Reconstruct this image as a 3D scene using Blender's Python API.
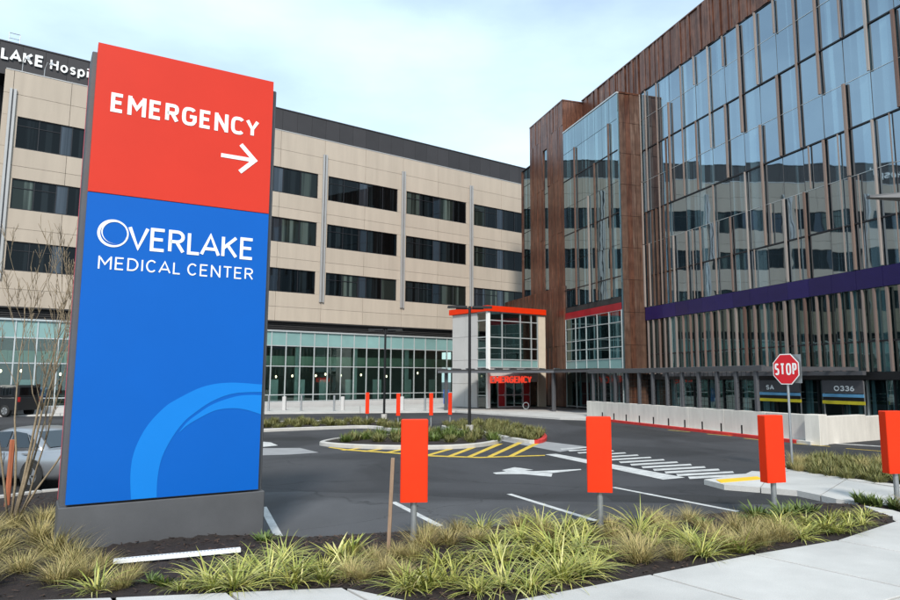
import bpy, math, random
from math import radians as RAD, sin, cos, pi
from mathutils import Vector, Matrix
random.seed(7)
for o in list(bpy.data.objects): bpy.data.objects.remove(o)
SC = bpy.context.scene
COL = SC.collection

# ------------------------------------------------------------------ camera, sky, sun, exposure
F, EYE, PITCH, PX, PY = 700.0, 2.4, RAD(7.2), 480.0, 290.5     # photo pixels (900 x 600)
cam_d = bpy.data.cameras.new('camera'); cam = bpy.data.objects.new('camera', cam_d); COL.objects.link(cam)
cam.location = (0, 0, EYE); cam.rotation_euler = (RAD(90) + PITCH, 0, 0)
cam_d.sensor_width = 36; cam_d.lens = 36 * F / 900
cam_d.shift_x = (450 - PX) / 900; cam_d.shift_y = (PY - 300) / 900
cam_d.clip_end = 3000; cam_d.clip_start = .05
SC.camera = cam
SUN_EL, SUN_AZ = RAD(40), RAD(176)        # azimuth clockwise from +Y : behind the camera, to the right
W = bpy.data.worlds.new('World'); SC.world = W; W.use_nodes = True
wn, wl = W.node_tree.nodes, W.node_tree.links
wn.clear()
out = wn.new('ShaderNodeOutputWorld'); bg = wn.new('ShaderNodeBackground'); sky = wn.new('ShaderNodeTexSky')
sky.sky_type = 'NISHITA'; sky.sun_disc = False; sky.sun_elevation = SUN_EL; sky.sun_rotation = SUN_AZ
sky.air_density = 1.0; sky.dust_density = 1.2; sky.ozone_density = 1.6
tc = wn.new('ShaderNodeTexCoord'); mp = wn.new('ShaderNodeMapping'); mp.inputs['Scale'].default_value = (1, 1, 2.6); mp.inputs['Location'].default_value = (.35, .2, .4)
nz = wn.new('ShaderNodeTexNoise'); nz.inputs['Scale'].default_value = 1.7; nz.inputs['Detail'].default_value = 7; nz.inputs['Roughness'].default_value = .52
cr = wn.new('ShaderNodeValToRGB'); cr.color_ramp.elements[0].position = .36; cr.color_ramp.elements[1].position = .66
cr.color_ramp.elements[0].color = (.42, .42, .42, 1); cr.color_ramp.elements[1].color = (.93, .93, .93, 1)
mx = wn.new('ShaderNodeMix'); mx.data_type = 'RGBA'; mx.inputs['B'].default_value = (5.7, 7.3, 8.4, 1)     # thin bright high cloud
wl.new(tc.outputs['Generated'], mp.inputs['Vector']); wl.new(mp.outputs['Vector'], nz.inputs['Vector']); wl.new(nz.outputs['Fac'], cr.inputs['Fac'])
wl.new(cr.outputs['Color'], mx.inputs['Factor']); wl.new(sky.outputs['Color'], mx.inputs['A']); wl.new(mx.outputs['Result'], bg.inputs['Color'])
bg.inputs['Strength'].default_value = .127
wl.new(bg.outputs['Background'], out.inputs['Surface'])
sd = bpy.data.lights.new('sun', 'SUN'); sd.energy = 2.8; sd.angle = RAD(9); sd.color = (1, .95, .87)
sun = bpy.data.objects.new('sun', sd); COL.objects.link(sun)
sv = Vector((sin(SUN_AZ) * cos(SUN_EL), cos(SUN_AZ) * cos(SUN_EL), sin(SUN_EL)))
sun.rotation_euler = sv.to_track_quat('Z', 'Y').to_euler(); sun.location = (0, -30, 40)
SC.view_settings.view_transform = 'Standard'; SC.view_settings.look = 'None'; SC.view_settings.gamma = 1
SC.view_settings.exposure = 0.5
SC.render.engine = 'CYCLES'
SC.cycles.max_bounces = 6; SC.cycles.transparent_max_bounces = 8; SC.cycles.glossy_bounces = 4; SC.cycles.transmission_bounces = 4
SC.cycles.caustics_reflective = False; SC.cycles.caustics_refractive = False

# ------------------------------------------------------------------ photo pixel -> place
RX, UY, FW = Vector((1, 0, 0)), Vector((0, -sin(PITCH), cos(PITCH))), Vector((0, cos(PITCH), sin(PITCH)))
CAM = Vector((0, 0, EYE))
def ray(x, y): return FW + RX * ((x - PX) / F) + UY * ((PY - y) / F)
def gp(x, y, z=0.0):
    d = ray(x, y); return CAM + d * ((z - EYE) / d.z)
def proj(p):
    v = Vector(p) - CAM; z = v.dot(FW); return PX + F * v.dot(RX) / z, PY - F * v.dot(UY) / z
def at_depth(x, y, yy):
    d = ray(x, y); return CAM + d * (yy / d.y)

# ------------------------------------------------------------------ materials
MATS = {}
def M(name, col, rough=.7, metal=0., var=.12, scale=2., bump=0., bscale=60., spec=.5, ramp=None, per='object', stretch=(1, 1, 1), emit=0., objvar=0., fine=0., speck=None):
    m = bpy.data.materials.new(name); MATS[name] = m; m.use_nodes = True
    n, l = m.node_tree.nodes, m.node_tree.links
    b = n['Principled BSDF']
    b.inputs['Roughness'].default_value = rough; b.inputs['Metallic'].default_value = metal
    b.inputs['Specular IOR Level'].default_value = spec
    geo = n.new('ShaderNodeNewGeometry')
    vm = n.new('ShaderNodeVectorMath'); vm.operation = 'MULTIPLY'; vm.inputs[1].default_value = stretch
    l.new(geo.outputs['Position'], vm.inputs[0])
    nz = n.new('ShaderNodeTexNoise'); nz.inputs['Scale'].default_value = scale; nz.inputs['Detail'].default_value = 5; nz.inputs['Roughness'].default_value = .6
    l.new(vm.outputs[0], nz.inputs['Vector'])
    mr = n.new('ShaderNodeMapRange'); mr.inputs['From Min'].default_value = .25; mr.inputs['From Max'].default_value = .75
    mr.inputs['To Min'].default_value = 1 - var; mr.inputs['To Max'].default_value = 1 + var
    l.new(nz.outputs['Fac'], mr.inputs['Value'])
    fac = mr.outputs['Result']
    if fine:
        n2 = n.new('ShaderNodeTexNoise'); n2.inputs['Scale'].default_value = bscale; n2.inputs['Detail'].default_value = 2
        l.new(geo.outputs['Position'], n2.inputs['Vector'])
        m2 = n.new('ShaderNodeMapRange'); m2.inputs['From Min'].default_value = .3; m2.inputs['From Max'].default_value = .7
        m2.inputs['To Min'].default_value = 1 - fine; m2.inputs['To Max'].default_value = 1 + fine
        l.new(n2.outputs['Fac'], m2.inputs['Value'])
        mm = n.new('ShaderNodeMath'); mm.operation = 'MULTIPLY'; l.new(fac, mm.inputs[0]); l.new(m2.outputs['Result'], mm.inputs[1]); fac = mm.outputs[0]
    rnd = None
    if objvar or ramp:
        if per == 'noise':
            mq = n.new('ShaderNodeMapRange'); mq.inputs['From Min'].default_value = .3; mq.inputs['From Max'].default_value = .7; l.new(nz.outputs['Fac'], mq.inputs['Value']); rnd = mq.outputs['Result']
        elif per == 'island': rnd = geo.outputs['Random Per Island']
        else:
            oi = n.new('ShaderNodeObjectInfo'); rnd = oi.outputs['Random']
    if objvar:
        m3 = n.new('ShaderNodeMapRange'); m3.inputs['To Min'].default_value = 1 - objvar; m3.inputs['To Max'].default_value = 1 + objvar
        l.new(rnd, m3.inputs['Value'])
        mm = n.new('ShaderNodeMath'); mm.operation = 'MULTIPLY'; l.new(fac, mm.inputs[0]); l.new(m3.outputs['Result'], mm.inputs[1]); fac = mm.outputs[0]
    sc = n.new('ShaderNodeVectorMath'); sc.operation = 'SCALE'
    if ramp:
        cr = n.new('ShaderNodeValToRGB'); els = cr.color_ramp.elements
        while len(els) < len(ramp): els.new(.5)
        for i, c in enumerate(ramp): els[i].position = i / (len(ramp) - 1); els[i].color = (*c, 1)
        l.new(rnd, cr.inputs['Fac']); l.new(cr.outputs['Color'], sc.inputs[0])
    else: sc.inputs[0].default_value = col
    l.new(fac, sc.inputs['Scale']); l.new(sc.outputs[0], b.inputs['Base Color'])
    if emit:
        l.new(sc.outputs[0], b.inputs['Emission Color']); b.inputs['Emission Strength'].default_value = emit
    if bump:
        nb = n.new('ShaderNodeTexNoise'); nb.inputs['Scale'].default_value = bscale; nb.inputs['Detail'].default_value = 3
        l.new(geo.outputs['Position'], nb.inputs['Vector'])
        bp = n.new('ShaderNodeBump'); bp.inputs['Strength'].default_value = bump; bp.inputs['Distance'].default_value = .02
        l.new(nb.outputs['Fac'], bp.inputs['Height']); l.new(bp.outputs['Normal'], b.inputs['Normal'])
    return m
def glass_mirror(name, tint, under, fac, rough=.015, wob=.02, streak=1.):
    """coated facade glass: a mirror coat over a dark tinted body, slightly uneven"""
    m = bpy.data.materials.new(name); MATS[name] = m; m.use_nodes = True
    n, l = m.node_tree.nodes, m.node_tree.links; n.clear()
    o = n.new('ShaderNodeOutputMaterial'); mix = n.new('ShaderNodeMixShader'); g = n.new('ShaderNodeBsdfGlossy'); d = n.new('ShaderNodeBsdfDiffuse')
    g.inputs['Color'].default_value = (*tint, 1); g.inputs['Roughness'].default_value = rough
    geo = n.new('ShaderNodeNewGeometry'); nz = n.new('ShaderNodeTexNoise'); nz.inputs['Scale'].default_value = .9; nz.inputs['Detail'].default_value = 1
    l.new(geo.outputs['Position'], nz.inputs['Vector'])
    bp = n.new('ShaderNodeBump'); bp.inputs['Strength'].default_value = wob; bp.inputs['Distance'].default_value = .1
    l.new(nz.outputs['Fac'], bp.inputs['Height']); l.new(bp.outputs['Normal'], g.inputs['Normal'])
    oi = n.new('ShaderNodeObjectInfo')
    mr = n.new('ShaderNodeMapRange'); mr.inputs['To Min'].default_value = .55; mr.inputs['To Max'].default_value = 1.5
    l.new(oi.outputs['Random'], mr.inputs['Value'])
    sc = n.new('ShaderNodeVectorMath'); sc.operation = 'SCALE'; sc.inputs[0].default_value = under
    # blinds and partitions behind the pane plus streaked reflections, painted as tall narrow streaks
    sm = n.new('ShaderNodeVectorMath'); sm.operation = 'MULTIPLY'; sm.inputs[1].default_value = (2.2, 2.2, .03); l.new(geo.outputs['Position'], sm.inputs[0])
    ns = n.new('ShaderNodeTexNoise'); ns.inputs['Scale'].default_value = 1.; ns.inputs['Detail'].default_value = 3; l.new(sm.outputs[0], ns.inputs['Vector'])
    ms = n.new('ShaderNodeMapRange'); ms.inputs['From Min'].default_value = .53; ms.inputs['From Max'].default_value = .60; ms.inputs['To Min'].default_value = .35; ms.inputs['To Max'].default_value = streak
    l.new(ns.outputs['Fac'], ms.inputs['Value'])
    mu = n.new('ShaderNodeMath'); mu.operation = 'MULTIPLY'; l.new(mr.outputs['Result'], mu.inputs[0]); l.new(ms.outputs['Result'], mu.inputs[1])
    l.new(mu.outputs[0], sc.inputs['Scale']); l.new(sc.outputs[0], d.inputs['Color'])
    fr = n.new('ShaderNodeFresnel'); fr.inputs['IOR'].default_value = 1.5
    ad = n.new('ShaderNodeMath'); ad.operation = 'MULTIPLY_ADD'; ad.inputs[1].default_value = 1 - fac; ad.inputs[2].default_value = fac
    l.new(fr.outputs[0], ad.inputs[0]); l.new(ad.outputs[0], mix.inputs[0])
    l.new(d.outputs[0], mix.inputs[1]); l.new(g.outputs[0], mix.inputs[2]); l.new(mix.outputs[0], o.inputs['Surface'])
    return m
def glass_clear(name, tint, fac=.12):
    m = bpy.data.materials.new(name); MATS[name] = m; m.use_nodes = True
    n, l = m.node_tree.nodes, m.node_tree.links; n.clear()
    o = n.new('ShaderNodeOutputMaterial'); mix = n.new('ShaderNodeMixShader'); g = n.new('ShaderNodeBsdfGlossy'); t = n.new('ShaderNodeBsdfTransparent')
    g.inputs['Color'].default_value = (.85, .92, .9, 1); g.inputs['Roughness'].default_value = .01
    t.inputs['Color'].default_value = (*tint, 1)
    fr = n.new('ShaderNodeFresnel'); fr.inputs['IOR'].default_value = 1.5
    ad = n.new('ShaderNodeMath'); ad.operation = 'MULTIPLY_ADD'; ad.inputs[1].default_value = 1 - fac; ad.inputs[2].default_value = fac
    l.new(fr.outputs[0], ad.inputs[0]); l.new(ad.outputs[0], mix.inputs[0]); l.new(t.outputs[0], mix.inputs[1]); l.new(g.outputs[0], mix.inputs[2])
    l.new(mix.outputs[0], o.inputs['Surface']); return m

M('concrete', (.46, .45, .43), .85, var=.17, scale=.9, bump=.2, bscale=90, fine=.10, objvar=.07)
M('wall_concrete', (.62, .585, .53), .85, var=.14, scale=1.2, stretch=(2.2, 2.2, .5), bump=.1, bscale=50, fine=.05, objvar=.05)
M('kerb', (.46, .44, .41), .85, var=.14, scale=2, bump=.1, bscale=60, fine=.06)
M('red_paint', (.55, .035, .03), .6, var=.2, scale=5)
M('mulch', (.019, .0115, .009), .95, var=.5, scale=9, bump=1., bscale=55, fine=.5)
M('mulch_chip', (.05, .03, .02), .9, ramp=[(.012, .008, .007), (.04, .022, .016), (.075, .045, .03)], per='island', var=.2, scale=30)
M('precast', (.43, .362, .292), .85, var=.085, scale=.5, stretch=(3, 3, .35), bump=.08, bscale=30, fine=.025, objvar=.028)
M('pilaster_metal', (.42, .41, .40), .45, .35, var=.06, scale=1)
M('charcoal_metal', (.035, .032, .034), .6, .2, var=.1, scale=.8, objvar=.14)
M('dark_body', (.02, .02, .022), .9)
M('dark_louver', (.035, .033, .033), .7, .2)
M('copper', (.2, .1, .06), .34, .55, ramp=[(.075, .033, .024), (.165, .068, .042), (.105, .046, .031), (.20, .088, .054), (.125, .056, .038), (.26, .135, .088)], per='noise', var=.16, scale=2.4, stretch=(1, 1, .10), fine=.16, bscale=2.2)
M('copper_light', (.3, .2, .14), .34, .5, ramp=[(.095, .048, .034), (.20, .115, .08), (.13, .07, .05), (.26, .17, .125)], per='noise', var=.2, scale=2.4, stretch=(1, 1, .10), fine=.16, bscale=2.2)
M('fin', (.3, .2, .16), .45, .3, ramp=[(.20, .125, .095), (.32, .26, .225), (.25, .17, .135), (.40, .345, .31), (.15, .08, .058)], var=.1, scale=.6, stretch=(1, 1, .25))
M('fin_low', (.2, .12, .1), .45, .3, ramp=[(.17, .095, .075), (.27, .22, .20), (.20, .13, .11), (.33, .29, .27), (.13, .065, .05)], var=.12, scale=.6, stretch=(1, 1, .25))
M('dark_frame', (.02, .02, .024), .5, .3)
M('light_frame', (.55, .58, .58), .4, .4, var=.05)
M('purple', (.012, .007, .078), .25, var=.12, objvar=.2)
M('dark_red', (.32, .012, .022), .3, objvar=.12)
M('grey_paint', (.095, .095, .1), .5, .2, var=.12, scale=2.2, fine=.03)
M('sign_red', (.58, .032, .014), .42, var=.03, scale=1.2, spec=.25)
M('sign_blue', (.001, .098, .43), .42, var=.03, scale=1.2, spec=.2)
M('swoosh_blue', (.006, .185, .60), .42, var=.02, spec=.2)
M('white', (.82, .82, .80), .45, var=.03)
M('sign_edge_red', (.55, .05, .09), .4)
M('orange', (.72, .034, .005), .45, var=.07, scale=2.2, fine=.02, objvar=.03, spec=.2)
M('galv', (.38, .39, .40), .4, .7, var=.12, scale=12)
M('galv_light', (.5, .51, .52), .45, .4, var=.08, scale=6)
M('black_metal', (.012, .012, .013), .45, .3)
M('stop_red', (.62, .012, .02), .35, var=.04)
M('steel_grey', (.12, .12, .13), .45, .45, var=.08, objvar=.08)
M('wood_stake', (.25, .165, .11), .8, var=.25, scale=9, stretch=(3, 3, .5), bump=.2, bscale=60)
M('wood_orange', (.36, .11, .05), .8, var=.25, scale=9, stretch=(3, 3, .5))
M('bark', (.24, .185, .12), .9, var=.3, scale=14, bump=.3)
M('white_paint', (.50, .50, .49), .75, var=.3, scale=3.5, fine=.22, bscale=70)
M('yellow_paint', (.58, .40, .045), .75, var=.3, scale=4, fine=.2, bscale=60)
M('tactile', (.78, .47, .02), .7, var=.08)
M('grey_patch', (.27, .27, .275), .85, var=.12, scale=2)
M('flax', (.3, .3, .1), .55, ramp=[(.08, .12, .018), (.42, .40, .10), (.21, .25, .035), (.62, .57, .24), (.15, .20, .028), (.50, .46, .12), (.30, .31, .05), (.30, .22, .11)], per='island', var=.15, scale=8)
M('feather', (.3, .25, .12), .7, ramp=[(.17, .16, .045), (.42, .33, .13), (.27, .23, .075), (.55, .43, .20), (.14, .15, .035)], per='island', var=.2, scale=8)
M('leaf_green', (.06, .1, .02), .55, ramp=[(.045, .085, .014), (.09, .13, .025), (.15, .19, .04), (.06, .105, .02)], per='island', var=.2, scale=8)
M('shrub', (.1, .12, .03), .65, ramp=[(.06, .075, .018), (.20, .19, .06), (.11, .12, .03), (.26, .22, .085), (.075, .1, .022)], per='island', var=.2, scale=6)
M('car_silver', (.36, .37, .39), .28, .7, var=.03)
M('car_dark', (.012, .012, .014), .3, .2, var=.03)
M('tyre', (.015, .015, .015), .85)
M('alloy', (.45, .45, .46), .35, .8)
M('tail_red', (.45, .01, .01), .25)
M('parking_blue', (.012, .11, .5), .4)
M('er_red', (.85, .06, .03), .4, emit=.55)
M('door_red', (.24, .012, .016), .4, var=.05)
M('cream', (.62, .53, .42), .8, var=.06, fine=.03)
M('pale_grey', (.46, .45, .44), .75, var=.06, scale=1, objvar=.04)
M('teal_panel', (.20, .34, .33), .3, var=.1, scale=.8, objvar=.12, spec=.7)
M('interior_floor', (.2, .19, .17), .6)
M('interior_wall', (.12, .15, .13), .8, var=.3, scale=.35)
M('interior_column', (.66, .80, .76), .7)
M('warm_lamp', (1, .82, .55), .5, emit=3)
M('green_panel', (.46, .60, .44), .5, var=.15, scale=.7, objvar=.2)
M('banner_grey', (.07, .068, .075), .5)
M('banner_blue', (.10, .28, .46), .5)
M('banner_yellow', (.5, .42, .02), .5)
M('ceiling', (.25, .25, .24), .8)
glass_mirror('facade_glass', (.60, .76, .90), (.022, .036, .041), .38, rough=.02, wob=.03, streak=4.5)
glass_mirror('bay_glass', (.60, .76, .84), (.022, .038, .043), .36, wob=.03, streak=4.5)
glass_mirror('window_glass', (.34, .37, .39), (.006, .008, .009), .01, streak=1.6)
glass_mirror('window_glass_green', (.34, .38, .38), (.035, .045, .04), .02, streak=2.)  # body a little paler and greener than window_glass
glass_mirror('window_blind', (.5, .56, .62), (.05, .06, .075), .06)
glass_mirror('storefront_glass', (.5, .66, .66), (.012, .027, .029), .16, wob=.04, streak=4.)
glass_mirror('car_glass', (.6, .65, .7), (.01, .012, .014), .1)
glass_clear('lobby_glass', (.86, .96, .92), .04)
glass_clear('pavilion_glass', (.42, .52, .50), .08)

# asphalt : aggregate speckle, broad wear, darker sealed areas, hairline cracks
m = M('asphalt', (.036, .036, .039), .88, var=.32, scale=.35, bump=.35, bscale=160, fine=.16, stretch=(1, .45, 1))
n, l = m.node_tree.nodes, m.node_tree.links
b = n['Principled BSDF']; src = b.inputs['Base Color'].links[0].from_socket
geo = n.new('ShaderNodeNewGeometry')
ns = n.new('ShaderNodeTexNoise'); ns.inputs['Scale'].default_value = .16; ns.inputs['Detail'].default_value = 4; ns.inputs['Distortion'].default_value = .6
l.new(geo.outputs['Position'], ns.inputs['Vector'])
cr = n.new('ShaderNodeValToRGB'); cr.color_ramp.elements[0].position = .44; cr.color_ramp.elements[1].position = .53
cr.color_ramp.elements[0].color = (.66, .66, .68, 1); cr.color_ramp.elements[1].color = (1.18, 1.18, 1.2, 1)
l.new(ns.outputs['Fac'], cr.inputs['Fac'])
m1 = n.new('ShaderNodeMix'); m1.data_type = 'RGBA'; m1.blend_type = 'MULTIPLY'; m1.inputs['Factor'].default_value = 1
l.new(src, m1.inputs['A']); l.new(cr.outputs['Color'], m1.inputs['B'])
vo = n.new('ShaderNodeTexVoronoi'); vo.feature = 'DISTANCE_TO_EDGE'; vo.inputs['Scale'].default_value = .22
nd = n.new('ShaderNodeTexNoise'); nd.inputs['Scale'].default_value = 1.2; nd.inputs['Detail'].default_value = 4
l.new(geo.outputs['Position'], nd.inputs['Vector'])
va = n.new('ShaderNodeVectorMath'); va.operation = 'MULTIPLY_ADD'; va.inputs[1].default_value = (1.3, 1.3, 0)
l.new(nd.outputs['Color'], va.inputs[0]); l.new(geo.outputs['Position'], va.inputs[2]); l.new(va.outputs[0], vo.inputs['Vector'])
mr = n.new('ShaderNodeMapRange'); mr.inputs['From Min'].default_value = .0; mr.inputs['From Max'].default_value = .006; mr.inputs['To Min'].default_value = .5; mr.inputs['To Max'].default_value = 1
l.new(vo.outputs['Distance'], mr.inputs['Value'])
m2 = n.new('ShaderNodeVectorMath'); m2.operation = 'SCALE'; l.new(m1.outputs['Result'], m2.inputs[0]); l.new(mr.outputs['Result'], m2.inputs['Scale'])
l.new(m2.outputs[0], b.inputs['Base Color'])

for nm, k in (('asphalt_old', 1.7), ('asphalt_dark', .6)):
    c_ = m.copy(); c_.name = nm; MATS[nm] = c_
    for nd_ in c_.node_tree.nodes:
        if nd_.type == 'VECT_MATH' and nd_.operation == 'SCALE' and not nd_.inputs[0].is_linked: nd_.inputs[0].default_value = (.036 * k, .036 * k, .038 * k)
# ------------------------------------------------------------------ mesh helpers
class MB:
    def __init__(s): s.v = []; s.f = []; s.smooth = False
    def add(s, vs, fs):
        k = len(s.v); s.v += [tuple(v) for v in vs]; s.f += [tuple(i + k for i in f) for f in fs]; return s
    def box(s, x0, x1, y0, y1, z0, z1):
        return s.add([(x0, y0, z0), (x1, y0, z0), (x1, y1, z0), (x0, y1, z0), (x0, y0, z1), (x1, y0, z1), (x1, y1, z1), (x0, y1, z1)],
                     [(0, 3, 2, 1), (4, 5, 6, 7), (0, 1, 5, 4), (1, 2, 6, 5), (2, 3, 7, 6), (3, 0, 4, 7)])
    def bbox(s, x0, x1, y0, y1, z0, z1, b=.01):
        """box with chamfered vertical and top edges"""
        P = [(x0 + b, y0), (x1 - b, y0), (x1, y0 + b), (x1, y1 - b), (x1 - b, y1), (x0 + b, y1), (x0, y1 - b), (x0, y0 + b)]
        Q = [(min(max(x, x0 + b), x1 - b), min(max(y, y0 + b), y1 - b)) for x, y in P]
        return s.add([(x, y, z0) for x, y in P] + [(x, y, z1 - b) for x, y in P] + [(x, y, z1) for x, y in Q],
                     [tuple(range(7, -1, -1))] + [(i, (i + 1) % 8, 8 + (i + 1) % 8, 8 + i) for i in range(8)] +
                     [(8 + i, 8 + (i + 1) % 8, 16 + (i + 1) % 8, 16 + i) for i in range(8)] + [(16, 18, 20, 22)] + [(16, 17, 18), (18, 19, 20), (20, 21, 22), (22, 23, 16)])
    def prism(s, poly, z0, z1):
        """poly: list of (x, y) or (x, y, z-offset), any winding"""
        a = sum(poly[i][0] * poly[(i + 1) % len(poly)][1] - poly[(i + 1) % len(poly)][0] * poly[i][1] for i in range(len(poly)))
        if a < 0: poly = poly[::-1]
        n = len(poly)
        return s.add([(p[0], p[1], z0) for p in poly] + [(p[0], p[1], z1) for p in poly],
                     [tuple(range(n - 1, -1, -1)), tuple(range(n, 2 * n))] + [(i, (i + 1) % n, n + (i + 1) % n, n + i) for i in range(n)])
    def plate(s, poly, y0, y1):
        """poly in x-z, thickness along y (y0 = front, y1 = back)"""
        a = sum(poly[i][0] * poly[(i + 1) % len(poly)][1] - poly[(i + 1) % len(poly)][0] * poly[i][1] for i in range(len(poly)))
        if a < 0: poly = poly[::-1]
        n = len(poly)
        return s.add([(p[0], y0, p[1]) for p in poly] + [(p[0], y1, p[1]) for p in poly],
                     [tuple(range(n)), tuple(range(2 * n - 1, n - 1, -1))] + [(n + i, n + (i + 1) % n, (i + 1) % n, i) for i in range(n)])
    def tube(s, pts, rads, n=8, cap=True):
        pts = [Vector(p) for p in pts]
        if not hasattr(rads, '__len__'): rads = [rads] * len(pts)
        k = len(s.v); ref = None
        for i, p in enumerate(pts):
            d = (pts[min(i + 1, len(pts) - 1)] - pts[max(i - 1, 0)]).normalized()
            if ref is None: ref = d.orthogonal().normalized()
            ref = (ref - d * ref.dot(d)).normalized(); q = d.cross(ref)
            for j in range(n):
                a = 2 * pi * j / n; s.v.append(tuple(p + ref * (rads[i] * cos(a)) + q * (rads[i] * sin(a))))
        for i in range(len(pts) - 1):
            for j in range(n):
                s.f.append((k + i * n + j, k + i * n + (j + 1) % n, k + (i + 1) * n + (j + 1) % n, k + (i + 1) * n + j))
        if cap:
            s.f.append(tuple(k + j for j in range(n - 1, -1, -1))); e = k + (len(pts) - 1) * n; s.f.append(tuple(e + j for j in range(n)))
        return s
    def mesh(s, name, mat):
        me = bpy.data.meshes.new(name); me.from_pydata(s.v, [], s.f); me.materials.append(MATS[mat])
        if s.smooth: me.polygons.foreach_set('use_smooth', [True] * len(me.polygons))
        me.update(); return me
    def build(s, name, mat, parent=None, loc=(0, 0, 0), rz=0):
        o = bpy.data.objects.new(name, s.mesh(name, mat)); COL.objects.link(o); o.parent = parent; o.location = loc; o.rotation_euler = (0, 0, rz); return o
def tag(o, label=None, cat=None, group=None, kind=None):
    if label: o['label'] = label
    if cat: o['category'] = cat
    if group: o['group'] = group
    if kind: o['kind'] = kind
    return o
def empty(name, loc=(0, 0, 0), rz=0., label=None, cat=None, group=None, kind=None):
    o = bpy.data.objects.new(name, None); COL.objects.link(o); o.location = loc; o.rotation_euler = (0, 0, rz); o.empty_display_size = .2
    return tag(o, label, cat, group, kind)
def link_obj(name, mesh, parent=None, loc=(0, 0, 0), rot=(0, 0, 0)):
    o = bpy.data.objects.new(name, mesh); COL.objects.link(o); o.parent = parent; o.location = loc; o.rotation_euler = rot; return o
_bc = {}
def block(name, mat, parent, x0, x1, y0, y1, z0, z1, bev=0., tilt=0.):
    """a box piece, mesh shared between pieces of the same size"""
    k = (name, mat, round(x1 - x0, 3), round(y1 - y0, 3), round(z1 - z0, 3), bev)
    if k not in _bc:
        hx, hy, hz = (x1 - x0) / 2, (y1 - y0) / 2, (z1 - z0) / 2
        mb = MB(); mb.bbox(-hx, hx, -hy, hy, -hz, hz, bev) if bev else mb.box(-hx, hx, -hy, hy, -hz, hz)
        _bc[k] = mb.mesh(name, mat)
    r = (random.gauss(0, tilt), 0, random.gauss(0, tilt)) if tilt else (0, 0, 0)
    return link_obj(name, _bc[k], parent, ((x0 + x1) / 2, (y0 + y1) / 2, (z0 + z1) / 2), r)
def copy_tree(o, parent=None):
    c = o.copy(); COL.objects.link(c); c.parent = parent
    for ch in [x for x in bpy.data.objects if x.parent == o]: copy_tree(ch, c)
    return c

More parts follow.
